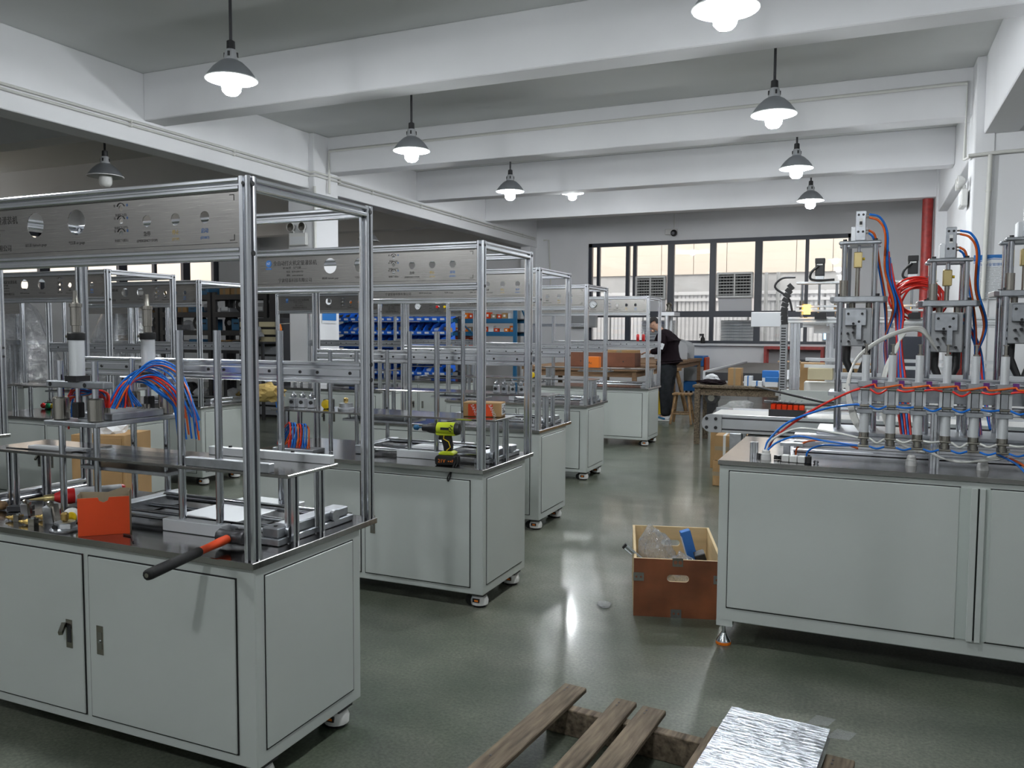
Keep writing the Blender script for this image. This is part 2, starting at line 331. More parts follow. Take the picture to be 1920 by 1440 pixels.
# evaporative coolers in the window
def cooler(x0, x1, z0, z1, lab):
    t = thing('air_cooler', lab, 'air cooler', (x0, YB+.06, z0), group='air coolers in the back window'); w = x1-x0; h = z1-z0
    b = MB()
    for a in ((0, w, 0, .05), (0, w, h-.05, h)): b.box(a[0], a[1], -.10, .35, a[2], a[3])
    for a in ((0, .05), (w/2-.02, w/2+.02), (w-.05, w)): b.box(a[0], a[1], -.10, .35, .05, h-.05)
    b.build('housing', M['white_plastic'], t, bevel=.006)
    MB().box(.04, w-.04, .2, .22, .03, h-.03).build('inner_dark', M['black'], t)
    n = 7
    for k in range(2):
        xa, xb = (.05, w/2-.02) if k == 0 else (w/2+.02, w-.05)
        for i in range(n): MB().cbox(((xa+xb)/2, -.06, .05+(h-.1)*(i+.5)/n), (xb-xa, .05, .012), rx=.5).build('louvre', M['white_plastic'], t)
        for i in range(5): MB().cbox((xa+(xb-xa)*(i+.5)/5, .0, h/2), (.008, .04, h-.1)).build('vane', M['grey_plastic'], t)
    # sheet metal throat dropping outside below the outlet
    MB().prism([(.0, .0), (.5, .0), (.7, -.42), (.12, -.42)], 'X', .03, w-.03).build('duct', M['corrugated'], t)
    return t
cooler(-5.47, -4.69, 2.34, 2.93, 'white louvred air cooler outlet nearest the left end of the window')
cooler(-3.42, -2.56, 2.36, 2.98, 'white louvred air cooler outlet in the middle of the window')
for x in (-5.45, -3.4):
    t = thing('louvre_panel', 'grey louvred condenser panel outside the window, ' + ('left one behind the person' if x < -5 else 'right one below the middle cooler'), 'vent', (x, YB+.55, .7), group='louvred units outside the window')
    MB().box(0, .86, .08, .4, 0, 1.12).build('body', M['grey_plastic'], t); MB().box(0, .86, .1, .38, -.9, 0).build('stand', M['dark_metal'], t)
    for i in range(15): MB().cbox((.43, .03, .05+i*.073), (.84, .09, .01), rx=-.7).build('slat', M['corrugated'], t)
# ---------------------------------------------------------------- pendant lamps
def lamp(label, lit=True):
    t = thing('pendant_lamp', label, 'lamp', group='pendant lamps under the ceiling')
    st = MB().cyl((0, 0, 0), (0, 0, 1), .0135, n=8).build('stem', M['dark_metal'], t); st.location = (0, 0, .30)
    MB().lathe([(.02, .33), (.035, .32), (.037, .25), (.03, .245)], n=14).build('socket_cap', M['black'], t)
    nk = MB().lathe([(.042, .25), (.05, .235), (.06, .16), (.055, .155)], n=16).build('neck', M['grey_plastic'], t)
    for k in range(4):
        a = k*PI/2+.4; MB().cbox((.055*math.cos(a), .055*math.sin(a), .205), (.012, .018, .04), rz=a).build('vent_slot', M['black'], nk)
    MB().lathe([(.055, .165), (.10, .14), (.155, .09), (.20, .03), (.214, .002), (.218, -.004)], n=28, caps=False).build('shade', M['shade'], t)
    MB().lathe([(.214, -.004), (.208, 0), (.194, .028), (.15, .086), (.095, .134), (.0, .15)], n=28, caps=False).build('reflector', M['reflector'], t)
    MB().lathe([(.214, -.007), (.222, -.004), (.222, .002), (.214, .004)], n=28, caps=False).build('rim', M['reflector'], t)
    MB().lathe([(.025, .15), (.028, .07), (.04, .06)], n=12).build('base', M['white_plastic'], t)
    MB().lathe([(.03, .06), (.075, .04), (.082, -.06), (.076, -.10), (.05, -.128), (.0, -.138)], n=10, caps=False).build('bulb', M['bulb' if lit else 'white_plastic'], t)
    return t
lp = lamp('lit pendant lamp with grey metal shade, lone one nearest the upper left')
lp.location = (-5.09, 5.6, 3.66)
for (x, y, z, lab) in ((-5.04, 8.55, 3.65, 'lit pendant lamp with grey shade, second of the left row'), (-5.1, 11.62, 3.66, 'lit pendant lamp with grey shade, third of the left row'),
                       (-.915, 5.6, 3.63, 'lit pendant lamp cut off by the top edge of the picture'), (-.90, 8.5, 3.65, 'lit pendant lamp with grey shade, largest whole one of the right row'),
                       (-.925, 11.62, 3.70, 'lit pendant lamp with grey shade, middle of the right row'), (-.93, 14.7, 3.73, 'lit pendant lamp with grey shade, smallest at far end of the right row'),
                       (-5.19, 14.76, 4.13, 'glowing bulb of a pendant lamp peeking from under the third cross beam')):
    copy_tree(lp, None, lab, None, (x, y, z))
for (x, y) in ((-.9, 2.4), (-5.0, 2.4), (-.9, -1.2), (-5.0, -1.2), (5.5, 5.5), (5.5, 0)):
    copy_tree(lp, None, 'lit pendant lamp out of view, %s of the photographer' % {2.4: 'just above', -1.2: 'behind', 5.5: 'right', 0: 'far right'}[y]+(', left row' if x < -4 else ''), None, (x, y, 3.6))
lu = lamp('unlit pendant lamp with dark shade, leftmost in the dim bay', False); lu.location = (-9.0, 7.6, 3.46)
copy_tree(lu, None, 'unlit pendant lamp seen through the near machine frame in the dim bay', None, (-9.2, 11.7, 3.5))
copy_tree(lu, None, 'unlit pendant lamp just behind the rear post of the near frame', None, (-9.2, 13.9, 3.3))
for o in list(bpy.data.objects):
    if o.name.startswith('stem') and o.parent and o.parent.name.startswith('pendant_lamp'): o.scale[2] = ZC-o.parent.location[2]-.30
# ---------------------------------------------------------------- conduits and wall fittings
def pipe(name, pts, r, m, lab, cat='conduit', group='white conduits', clips=0):
    o = thing(name, lab, cat, group=group)
    MB().tube(pts, r, 8).build('pipe', M[m], o)
    for i in range(clips):
        a, b = Vector(pts[0]), Vector(pts[-1]); p = a.lerp(b, (i+.5)/clips); d = (b-a).normalized()
        MB().cyl(p-d*.012, p+d*.012, r*1.3, n=8).build('clip', M[m], o)
    return o
pipe('conduit', [(-8.175, -4, 4.0), (-8.175, 10.7, 4.01), (-8.075, 10.72, 4.01), (-8.075, 11.38, 4.01), (-8.175, 11.42, 4.01), (-8.175, 20.3, 4.0), ], .018, 'conduit', 'upper white conduit running along the left beam', clips=14)
pipe('conduit', [(-8.175, -4, 3.95), (-8.175, 10.7, 3.955), (-8.07, 10.72, 3.955), (-8.07, 11.38, 3.955), (-8.175, 11.42, 3.955), (-8.175, 20.3, 3.95)], .016, 'conduit', 'lower white conduit running along the left beam', clips=14)
pipe('conduit', [(-8.05, 11.05, 3.72), (-8.05, 11.05, 4.40), (1.0, 11.05, 4.44), (1.0, 11.05, 3.55), (1.03, 10.68, 3.52)], .022, 'conduit', 'white conduit along the second cross beam, dropping at both ends', clips=0)
pipe('conduit', [(1.0, 10.66, 3.52), (1.35, 10.67, 3.54), (6, 10.69, 3.62)], .02, 'conduit', 'white conduit running right from the column over the wall')
pipe('conduit', [(1.22, 10.66, 3.52), (1.20, 10.66, 1.9)], .024, 'conduit', 'white conduit dropping down the face of the right column', clips=2)
pipe('conduit', [(-8.0, 20.47, 3.95), (-6.9-.95, 20.47, 3.95), (-7.75, 20.47, 2.0)], .02, 'conduit', 'white conduit dropping down the back wall left of window')
pipe('conduit', [(-8.07, 10.69, 3.78), (-8.07, 10.69, 1.6)], .025, 'conduit', 'white conduit dropping down the left column')
pipe('fire_pipe', [(1.0, 17.5, 0), (1.0, 17.5, 4.1)], .095, 'red_paint', 'thick red fire main standing at the back right corner', 'pipe', None)
# security camera
t = thing('security_camera', 'small dome security camera on the back wall above the window', 'camera', (-4.5, YB, 4.0))
MB().cyl((0, 0, .55), (0, -.02, .1), .008).build('cable', M['conduit'], t); MB().cbox((-.06, -.05, .02), (.3, .06, .14)).build('bracket', M['white_plastic'], t, bevel=.01)
MB().sphere((.02, -.12, -.02), .085).build('dome', M['black'], t); MB().cyl((.02, -.12, -.02), (.02, -.21, -.03), .04).build('lens', M['dark_metal'], t)
# emergency lights
def emergency(x, y, z, lab, rz=0, sc=1):
    t = thing('emergency_light', lab, 'emergency light', (x, y, z), rz, 'twin head emergency lights')
    MB().box(-.17, .17, -.07, 0, 0, .2).build('case', M['white_plastic'], t, bevel=.012)
    MB().box(-.14, .14, -.074, -.068, .02, .14).build('label_plate', M['paper'], t)
    for s in (-1, 1):
        h = MB().lathe([(.03, 0), (.06, -.03), (.075, -.075), (.07, -.08), (.05, -.045), (0, -.03)], n=16, axis='Y', caps=False).build('lamp_head', M['white_plastic'], t); h.location = (s*.11, -.03, .29)
        MB().lathe([(.066, -.074), (.0, -.082)], n=16, axis='Y', caps=False).build('lens', M['nickel'], h)
        MB().cyl((s*.09, -.035, .19), (s*.11, -.035, .25), .014).build('stalk', M['white_plastic'], t)
    return t
emergency(-8.38, 10.71, 2.86, 'twin head emergency light on the left column')
emergency(1.04, 11.1, 3.0, 'emergency light box on the side of the right column', PI/2*-1+.0)
def poster(name, x, y, z, w, h, lab, rz=0):
    t = thing(name, lab, 'poster', (x, y, z), rz); MB().box(0, w, -.006, 0, 0, h).build('sheet', M['paper'], t); return t
t = poster('safety_notice', 1.10, 10.695, 1.90, .37, .50, 'white notice sheet with blue heading on the right wall')
MB().prism([(0, .50), (.37, .50), (.37, .45), (.2, .465), (0, .425)], 'Y', -.008, -.006).build('header', M['blue_box'], t)
MB().prism([(0, .415), (.18, .455), (.37, .443), (.37, .438), (.18, .448), (0, .405)], 'Y', -.009, -.007).build('header_wave', M['ink_blue'], t)
text('heading', '消防安全管理制度', .039, M['ink_blue'], t, (.03, -.008, .375))
rnd = random.Random(3)
b = MB()
for i in range(20):
    x = .02+(.03 if i % 3 else 0)
    while x < .33:
        w = rnd.uniform(.02, .09); b.box(x, min(.35, x+w), -.0075, -.0065, .352-i*.017, .357-i*.017); x += w+rnd.choice((.004, .012))
b.build('print_lines', M['grey_plastic'], t)['kind'] = 'stuff'
t = poster('wall_notice', -8.095, 10.88, 1.62, .38, .62, 'white notice with a blue strip on the left column', PI/2)
MB().box(0, .38, -.009, -.006, .05, .2).build('strip', M['blue_box'], t); MB().cbox((.19, -.008, .45), (.08, .003, .22)).build('figure', M['ink'], t); MB().cyl((.19, -.006, .62), (.19, -.009, .62), .04).build('figure_head', M['ink'], t)
t = thing('electrical_box', 'grey metal electrical box on the back wall', 'electrical box', (-7.15, YB, 1.62)); MB().box(0, .68, -.2, 0, 0, .5).build('case', M['grey_plastic'], t, bevel=.015); MB().box(.03, .65, -.21, -.2, .03, .47).build('door', M['grey_plastic'], t, bevel=.005); MB().cyl((.5, -.2, .33), (.5, -.225, .33), .02).build('lock', M['black'], t)
# ---------------------------------------------------------------- filling machines: cabinet, table, aluminium frame
def holed_panel(x0, x1, z0, z1, cells, y, th):
    """sheet in the XZ plane; cells: list of (xa, xb, [(cz0, cz1, cx, cz, r)...]) left to right"""
    b = MB()
    def quad(xa, xb, za, zb):
        for yy in (y, y+th): b.add([(xa, yy, za), (xb, yy, za), (xb, yy, zb), (xa, yy, zb)], [(0, 1, 2, 3)])
    def hole(xa, xb, za, zb, cx, cz, r, n=20):
        an = [2*PI*i/n for i in range(n)]+[math.atan2(zz-cz, xx-cx) % (2*PI) for xx in (xa, xb) for zz in (za, zb)]
        an = sorted(set(round(a, 6) for a in an)); out = []; inn = []
        for a in an:
            c, s = math.cos(a), math.sin(a)
            t = min(((xb-cx)/c if c > 1e-9 else (xa-cx)/c if c < -1e-9 else 1e9), ((zb-cz)/s if s > 1e-9 else (za-cz)/s if s < -1e-9 else 1e9))
            out.append((cx+c*t, cz+s*t)); inn.append((cx+c*r, cz+s*r))
        m = len(an)
        for yy in (y, y+th): b.add([(p[0], yy, p[1]) for p in out+inn], [(i, (i+1) % m, m+(i+1) % m, m+i) for i in range(m)])
        b.add([(p[0], y, p[1]) for p in inn]+[(p[0], y+th, p[1]) for p in inn], [(i, (i+1) % m, m+(i+1) % m, m+i) for i in range(m)])
    cur = x0
    for xa, xb, hs in cells:
        if xa > cur: quad(cur, xa, z0, z1)
        zc = z0
        for (za, zb, cx, cz, r) in hs:
            if za > zc: quad(xa, xb, zc, za)
            hole(xa, xb, za, zb, cx, cz, r); zc = zb
        if zc < z1: quad(xa, xb, zc, z1)
        cur = xb
    quad(cur, x1, z0, z1)
    return b
TX, BX = 1.6, .7
def latch(parent, x, z, open_=False):
    l = MB().box(x-.016, x+.016, -.0055, -.0035, z-.052, z+.052).build('latch', M['nickel'], parent)
    MB().box(x-.010, x+.010, -.0065, -.0055, z-.032, z+.030).build('latch_recess', M['dark_metal' if open_ else 'steel'], l)
    if open_: MB().cbox((x-.014, -.022, z+.022), (.014, .045, .016), rz=.6, rx=.5).build('lever', M['nickel'], l)
    else: MB().cyl((x, -.006, z-.004), (x, -.010, z-.004), .005, n=8).build('key_lock', M['chrome'], l)
def caster(parent, x, y, sx):
    c = MB(); c.lathe([(.034, .012), (.047, .014), (.049, .036), (.041, .058), (.024, .066), (.018, .07)], n=16).build('caster', M['white_plastic'], parent).location = (x, y, 0)
    p = [o for o in parent.children if o.name.startswith('caster')][-1]
    MB().cyl((0, 0, 0), (0, 0, .014), .036, n=14).build('foot_pad', M['rubber'], p)
    MB().cbox((0, 0, .072), (.085, .085, .008)).build('mount_plate', M['dark_metal'], p)
    MB().cyl((-.05*sx, -.014, .03), (-.05*sx, .014, .03), .03, n=14).build('wheel', M['rubber'], p)
    MB().cbox((0, -.046, .042), (.04, .008, .020)).build('badge', M['black'], p); MB().cbox((.003, -.0508, .042), (.022, .002, .009)).build('badge_mark', M['orange'], p)
def machine_base(lab):
    t = thing('filling_machine', lab, 'machine', group='filling machines')
    P = M['paint']
    MB().box(0, TX, .004, .59, .08, .742).build('cabinet_body', P, t, bevel=.004)
    for k, (xa, xb) in enumerate(((.06, .824), (.858, 1.522))):
        MB().box(xa-.004, xb+.004, .0, .004, .116, .704).build('door_gap', M['gap'], t)
        d = MB().box(xa, xb, -.004, .003, .12, .70).build('door', P, t, bevel=.0025)
        latch(d, .755 if k == 0 else .91, .405, k == 0)
    MB().box(TX-.002, TX+.0015, .046, .541, .128, .713).build('panel_gap', M['gap'], t)
    MB().box(TX-.001, TX+.004, .05, .537, .132, .709).build('side_panel', P, t, bevel=.002)
    MB().box(-.008, TX+.008, -.014, .70, .742, .765).build('table_top', M['steel'], t, bevel=.002)
    for x in (.07, TX-.05):
        for y in (.07, .50): caster(t, x, y, -1 if x < .8 else 1)
    A = M['alu']
    for x in (.02, TX-.02):
        for y in (.02, .675):
            p = MB().prof((x, y, .765), (x, y, 1.978)).build('post', A, t)
            s = 1 if x > .8 else -1
            for z in (1.955, 1.74) if y < .1 else (1.955, 1.37, 1.31): MB().cyl((x+s*.019, y+.0, z), (x+s*.022, y, z), .0085, n=10).build('bolt', M['black'], p)
            if y < .1: MB().cyl((x, -.0005, 1.955), (x, .001, 1.955), .006, n=8).build('bolt', M['black'], p)
    for z in (1.956, 1.74): MB().prof((.04, .02, z), (TX-.04, .02, z)).build('front_rail', A, t)
    MB().prof((.04, .675, 1.956), (TX-.04, .675, 1.956)).build('rear_rail', A, t)
    rr_ = MB().prof((.04, .675, 1.335), (TX-.04, .675, 1.335), .04, .085).build('rear_beam', A, t)
    for i in range(12): MB().cyl((.16+i*.12+(.035 if i % 2 else 0), .6525, 1.335), (.16+i*.12+(.035 if i % 2 else 0), .656, 1.335), .0065, n=8).build('hole', M['black'], rr_)
    for x in (.02, TX-.02): MB().prof((x, .04, 1.956), (x, .655, 1.956)).build('side_rail', A, t)
    return t
def press_rig(t, tall=1.5, lh=1.38, right=True, left=True, shelf=True, xoff=0, bars=False):
    """slides, shafts and shelf standing on the table"""
    if right:
        xa = 1.085+xoff; xb = 1.262+xoff
        MB().box(xa-.075, xb+.03, .19, .655, .766, .81).build('base_slab', M['alu_white'], t, bevel=.002)
        for x in (xa, xb):
            for y in (.215, .55): MB().cyl((x, y, .81), (x, y, tall), .0135, n=14).build('guide_shaft', M['chrome'], t)
    for y, r, z in ((.245, .015, .80), (.30, .009, .795), (.40, .009, .795), (.50, .016, .812)):
        MB().cyl((.70, y, z), (1.50, y, z), r, n=10).build('slide_bar', M['chrome'], t)
    MB().box(1.46, 1.55, .18, .62, .766, .79).build('slide_foot', M['mill'], t, bevel=.003)
    b = MB().box(1.47, 1.54, .19, .60, .79, .825).build('bearing_block', M['mill'], t, bevel=.004)
    for y in (.245, .50): MB().cyl((1.54, y, .808), (1.556, y, .808), .022, n=16).build('end_cap', M['mill'], b)
    for y in (.22, .33, .47): MB().cyl((1.505, y, .824), (1.505, y, .827), .007, n=8).build('bolt', M['black'], b)
    MB().box(.66, .72, .19, .60, .766, .82).build('bearing_block', M['mill'], t, bevel=.004)
    if shelf:
        MB().box(.03, 1.585, .19, .475, 1.0, 1.012).build('shelf_plate', M['steel'], t, bevel=.002)
        if bars: f = MB().box(1.0, 1.58, .435, .46, 1.012, 1.045).build('fence_bar', M['alu_white'], t, bevel=.002)
        for x in (1.1, 1.4) if bars else (): MB().cyl((x, .447, 1.045), (x, .447, 1.052), .007, n=8).build('bolt', M['black'], f)
        if bars: f = MB().box(1.12, 1.50, .195, .225, 1.012, 1.044).build('clamp_bar', M['mill'], t, bevel=.002)
        if bars: MB().cyl((1.42, .195, 1.028), (1.42, .188, 1.028), .010, n=10).build('bolt', M['black'], f)
        for x, y in ((1.555, .245), (1.555, .40), (.085, .27), (.06, .44)): MB().prof((x, y, .765), (x, y, 1.0), .045 if y < .3 else .03, .03).build('shelf_post', M['alu'], t)
        MB().box(.55, 1.0, .22, .45, .958, .972).build('lower_plate', M['mill'], t, bevel=.002)
        for x, y in ((.58, .25), (.97, .25), (.58, .42), (.97, .42)): MB().cyl((x, y, .972), (x, y, 1.0), .008, n=8).build('spacer', M['chrome'], t)
    if left:
        for x in (.475, .665):
            for y in (.205, .545): MB().cyl((x, y, .768), (x, y, lh), .0125, n=14).build('guide_shaft', M['chrome'], t)
def pneumatic(t, x, y, z, h=.14):
    c = MB().cyl((x, y, z), (x, y, z+h), .028, n=16).build('air_cylinder', M['alu_white'], t)
    MB().cbox((x, y, z-.008), (.062, .062, .022)).build('base_cap', M['black'], c)
    MB().lathe([(.031, 0), (.032, .004), (.032, .026), (.028, .03)], (x, y, z+h), 16).build('collar', M['black'], c)
    MB().cyl((x-.03, y, z+h+.014), (x-.055, y, z+h+.014), .006, n=8).build('port', M['nickel'], c)
    MB().lathe([(.016, .03), (.016, .055), (.020, .056), (.020, .125), (.023, .127), (.023, .14), (.012, .142), (.008, .175), (.008, .19)], (x, y, z+h), 14).build('rod_head', M['nickel'], c)
# control panel with cut-outs and engraved lettering
def control_panel(t, gauges=False, knobs=True, buttons3=True, textures=True):
    y = .012; z0, z1 = 1.757, 1.940; zc = 1.858; cells = []
    g = [(.622, .044), (.830, .044)]
    for cx, r in g: cells.append((cx-.06, cx+.06, [(zc-.055, zc+.075, cx, zc+.014, r)]))
    if knobs: cells.append((1.02, 1.07, [(1.805, 1.843, 1.045, 1.823, .010), (1.843, 1.887, 1.045, 1.866, .010), (1.887, 1.930, 1.045, 1.908, .010)]))
    for cx in (1.162, 1.288, 1.412): cells.append((cx-.04, cx+.04, [(zc-.04, zc+.045, cx, zc+.002, .0195)]))
    p = link('control_panel', holed_panel(.042, TX-.042, z0, z1, cells, y, .003).mesh('control_panel', M['panel']), t)
    b = MB()
    for za in (z0+.017, z1-.008): b.box(.07, TX-.055, y-.0006, y, za, za+.0016)
    b.build('border_line', M['ink'], p)
    for zz, s in ((z1-.016, -1), (z0+.026, 1)):
        b = MB().box(TX-.085, TX-.066, y-.0007, y, zz-.0012, zz+.0012).box(TX-.068, TX-.0655, y-.0007, y, min(zz, zz+s*.018), max(zz, zz+s*.018)); b.build('corner_mark', M['ink'], p)
    if textures:
        yt = y-.0008
        def tx(s, sz, x, z, m='ink', xs=.9, al='CENTER'): text('lettering', s, sz, M[m], p, (x, yt, z), xs=xs, align=al)
        tx('全自动打火机定量灌装机', .031, .372, 1.884, xs=.92); tx('NT-862型    生产日期______', .0155, .372, 1.862); tx('电话：0574-65831722', .0145, .372, 1.840); tx('网址：www.nintai.net', .0145, .372, 1.819); tx('宁波纽泰科技有限公司', .0255, .372, 1.786, xs=.95)
        tx('液压表 Hydraulic gauge', .013, .622, 1.797); tx('气压表 air gauge', .013, .830, 1.797)
        for i, s in enumerate(('快速缸上(总)', '快速缸下(空气)', '快速缸下(摇头)')):
            z = 1.908-.0425*i; tx('快', .010, 1.016, z+.006); tx('慢', .010, 1.074, z+.006, 'ink_blue'); tx(s, .0105, 1.045, z-.026)
            b = MB(); b.tube([(1.045+.018*math.cos(a), yt, z+.018*math.sin(a)) for a in [PI*k/8 for k in range(1, 8)]], .0016, 4); b.build('dial_arc', M['ink'], p)
        tx('急停', .017, 1.162, 1.812); tx('(EMERGENCY STOP)', .0115, 1.162, 1.792); tx('停止', .017, 1.288, 1.812, 'ink_yellow'); tx('(STOP)', .0115, 1.288, 1.792, 'ink_yellow'); tx('启动', .017, 1.412, 1.812, 'ink_blue'); tx('(START)', .0115, 1.412, 1.792, 'ink_blue')
        lg = MB().lathe([(.021, 0), (.021, .0008)], (.182, yt, 1.895), 20, 'Y').build('logo_disc', M['ink_blue'], p); 
        text('logo_letters', 'NT', .022, M['paper'], p, (.182, yt-.0008, 1.888), xs=.9, align='CENTER'); MB().box(.162, .202, yt, yt+.0006, 1.861, 1.869).build('logo_bar', M['ink_blue'], p)
    if gauges:
        for cx, r in g:
            q = MB().lathe([(.05, -.004), (.052, -.014), (.047, -.018), (.045, -.012)], (cx, y, zc+.014), 24, 'Y', caps=False).build('gauge', M['chrome'], p)
            MB().cyl((cx, y-.002, zc+.014), (cx, y-.008, zc+.014), .046, n=24).build('gauge_face', M['paper'], q)
            for k in range(9):
                a = -PI/4+k*1.5*PI/8; MB().cbox((cx+.034*math.cos(a), y-.0085, zc+.014+.034*math.sin(a)), (.012, .001, .003), ry=-a).build('tick', M['ink'], q)
            MB().cbox((cx+.008, y-.0095, zc+.006), (.042, .0015, .004), ry=.7).build('needle', M['ink'], q)
    return p
def buttons(t, cols=('red', 'yellow', 'green')):
    for cx, c in zip((1.162, 1.288, 1.412), cols):
        q = MB().cyl((cx, .012, 1.86), (cx, .0, 1.86), .026, n=16).build('button_ring', M['chrome'], t); MB().lathe([(.02, 0), (.021, -.012), (.015, -.018), (0, -.019)], (cx, .0, 1.86), 16, 'Y', caps=False).build('button_cap', M[c], q)
BASE = machine_base('x')
ORIG = {'M1': (-3.36, 2.0), 'M2': (-3.45, 3.87), 'M3': (-3.82, 5.62), 'M4': (-4.15, 7.75), 'M5': (-4.20, 10.45), 'L0': (-7.13, 3.12), 'L1': (-7.08, 4.62), 'L2': (-7.42, 5.92), 'L3': (-7.06, 8.5), 'L4': (-6.98, 10.6)}
LABS = {'M1': 'nearest filling machine, grey cabinet with aluminium frame and engraved control panel, at the left foreground',
        'M2': 'second filling machine along the aisle, with a cordless drill on its table edge',
        'M3': 'third filling machine along the aisle, directly behind the one with the drill', 'M4': 'fourth filling machine along the aisle, casters clear on the open floor',
        'M5': 'farthest filling machine of the aisle row, beside the bending person', 'L0': 'filling machine at the left picture edge, only its rear post and table corner showing',
        'L1': 'left row filling machine with red green and yellow buttons lying on its table', 'L2': 'left row filling machine with a tan sack beside its frame, before the dark shelves',
        'L3': 'left row filling machine standing before the white column', 'L4': 'left row filling machine with fitted gauges and coloured buttons, before the blue bins'}
MC = {}
for k, (x, y) in ORIG.items():
    t = BASE if k == 'M1' else copy_tree(BASE)
    t.location = (x, y, 0); t['label'] = LABS[k]; MC[k] = t
p0 = control_panel(MC['M1'])
for k in ('M2', 'M3', 'M4', 'L0', 'L1', 'L2', 'L3'): copy_tree(p0, MC[k])
pg = control_panel(MC['L4'], gauges=True, knobs=False); buttons(MC['L4'])
pg5 = copy_tree(pg, MC['M5'])
press_rig(MC['M1'], bars=True); press_rig(MC['M2'], 1.5, 1.38, xoff=-.06); press_rig(MC['M3'], right=False, left=False); press_rig(MC['M4'], right=False, left=False, shelf=True); press_rig(MC['M5'], right=False, left=False)
press_rig(MC['L0'], shelf=False, right=False, left=False); press_rig(MC['L1'], right=False, left=False); press_rig(MC['L2'], left=False, shelf=False, right=False); press_rig(MC['L3'], left=False, right=False); press_rig(MC['L4'], left=False, right=False)
# the near machine's tubing press
def tube_press(t, z0=1.13, cyls=True):
    MB().box(.43, .72, .16, .60, z0, z0+.018).build('press_plate', M['mill'], t, bevel=.003)
    for x in (.475, .665):
        for y in (.205, .545): MB().lathe([(.026, 0), (.03, .004), (.03, .085), (.024, .09)], (x, y, z0+.018), 16).build('bushing', M['nickel'], t)
    for y in (.205, .545):
        b = MB().box(.42, .735, y-.022, y+.022, z0+.145, z0+.172).build('clamp_bar', M['mill'], t, bevel=.004)
        for x in (.475, .665): MB().cyl((x-.03, y-.023, z0+.158), (x-.03, y-.02, z0+.158), .009, n=10).build('bolt_hole', M['black'], b)
        if cyls: pneumatic(t, .57, y, z0+.19)
        MB().cyl((.57, y, z0+.05), (.57, y, z0+.145), .009, n=10).build('piston_rod', M['chrome'], t)
        MB().cbox((.57, y, z0+.06), (.034, .034, .06)).build('rod_joint', M['black'], t, bevel=.004)
    mf = MB().box(.50, .70, .25, .50, z0+.018, z0+.045).build('manifold', M['mill'], t, bevel=.003)
    r = random.Random(5)
    for k in range(9):
        x = .605+.013*k if k < 5 else .60+.02*(k-5); y = .27 if k < 5 else .46
        MB().cyl((x, y, z0+.045), (x, y, z0+.066), .0055, n=8).build('fitting', M['nickel'], mf)
    # hoses: tall arcs bridging the manifold, loose ends hanging at both sides
    for k in range(14):
        x = .605+.013*(k % 5); c = ('red_tube', 'red_tube', 'blue_tube', 'red_tube', 'red_tube', 'blue_tube', 'orange_tube', 'blue_tube', 'red_tube')[k % 9]
        a = r.uniform(-.015, .015)
        MB().tube(bez([(x, .27, z0+.06), (x-.01+a, .27, z0+.12), (x-.07+a, .27-.01*(k % 3), z0+.125+a), (x-.15, .27, z0+.12+a), (x-.21+2*a, .28, z0+.07), (x-.225+2*a, .29, z0-.01+3*a)], 6), .0037, 6).build('air_hose', M[c], t)
    for k in range(20):
        c = ('blue_tube', 'blue_tube', 'red_tube', 'blue_tube', 'orange_tube', 'blue_tube', 'blue_tube')[k % 7]; x = .61+.013*(k % 5); a = r.uniform(-.05, .04); e = r.uniform(-.07, .04)
        MB().tube(bez([(x, .30+.04*(k % 4), z0+.06), (x+.005, .36, z0+.15), (x+.04+a*.3, .44, z0+.205+a), (x+.13, .47+a, z0+.17+a), (x+.19+a, .49, z0+.06), (x+.205+a, .50, z0-.02+e)], 6), .0037, 6).build('air_hose', M[c], t)
tube_press(MC['M1'])
# ---------------------------------------------------------------- right hand machine: long cabinet, towers, dispensing cylinders
R = thing('dispensing_machine', 'long grey cabinet machine with steel towers, cylinders and coloured hoses, at the right', 'machine', (-.62, 3.9, 0))
RW, RD, RT = 2.9, .95, .90
MB().box(0, RW, 0, RD, .125, RT-.022).build('cabinet_body', M['paint'], R, bevel=.004)
MB().box(.0, .075, .0, .06, .10, .13).build('corner_foot', M['paint'], R)
MB().box(-.006, RW+.006, -.012, RD+.01, RT-.022, RT).build('table_top', M['steel'], R, bevel=.002)
for xa, xb in ((.048, 1.006), (1.122, 2.08)):
    MB().box(xa-.004, xb+.003, -.003, .001, .19, .853).build('door_gap', M['gap'], R)
    MB().box(xa, xb, -.008, .0, .195, .849).build('sliding_door', M['paint'], R, bevel=.003)
MB().box(1.006, 1.122, -.004, .0, .195, .849).build('recess', M['paint_dark'], R)
for xa, xb in ((1.048, 1.072), (1.079, 1.101)): MB().box(xa, xb, -.017, -.002, .19, .851).build('centre_strip', M['paint'], R, bevel=.002)
MB().box(1.073, 1.078, -.006, -.003, .195, .849).build('strip_gap', M['gap'], R)
for x in (.03, 1.4, 2.8):
    for y in (.04, .9):
        f = MB().cyl((x, y, .03), (x, y, .125), .009, n=10).build('levelling_foot', M['chrome'], R)
        MB().lathe([(.036, .014), (.034, .02), (.014, .05), (.012, .055)], (x, y, 0), 18).build('foot_cone', M['chrome'], f); MB().lathe([(.036, 0), (.037, .004), (.036, .014)], (x, y, 0), 18).build('foot_ring', M['orange'], f)
# long base beam on the table
bb = MB().prof((.30, .47, RT+.045), (RW, .47, RT+.045), .09, .09); bb.build('base_beam', M['alu'], R)
MB().box(.40, RW, .50, .86, RT+.09, RT+.105).build('base_plate', M['mill'], R, bevel=.002)
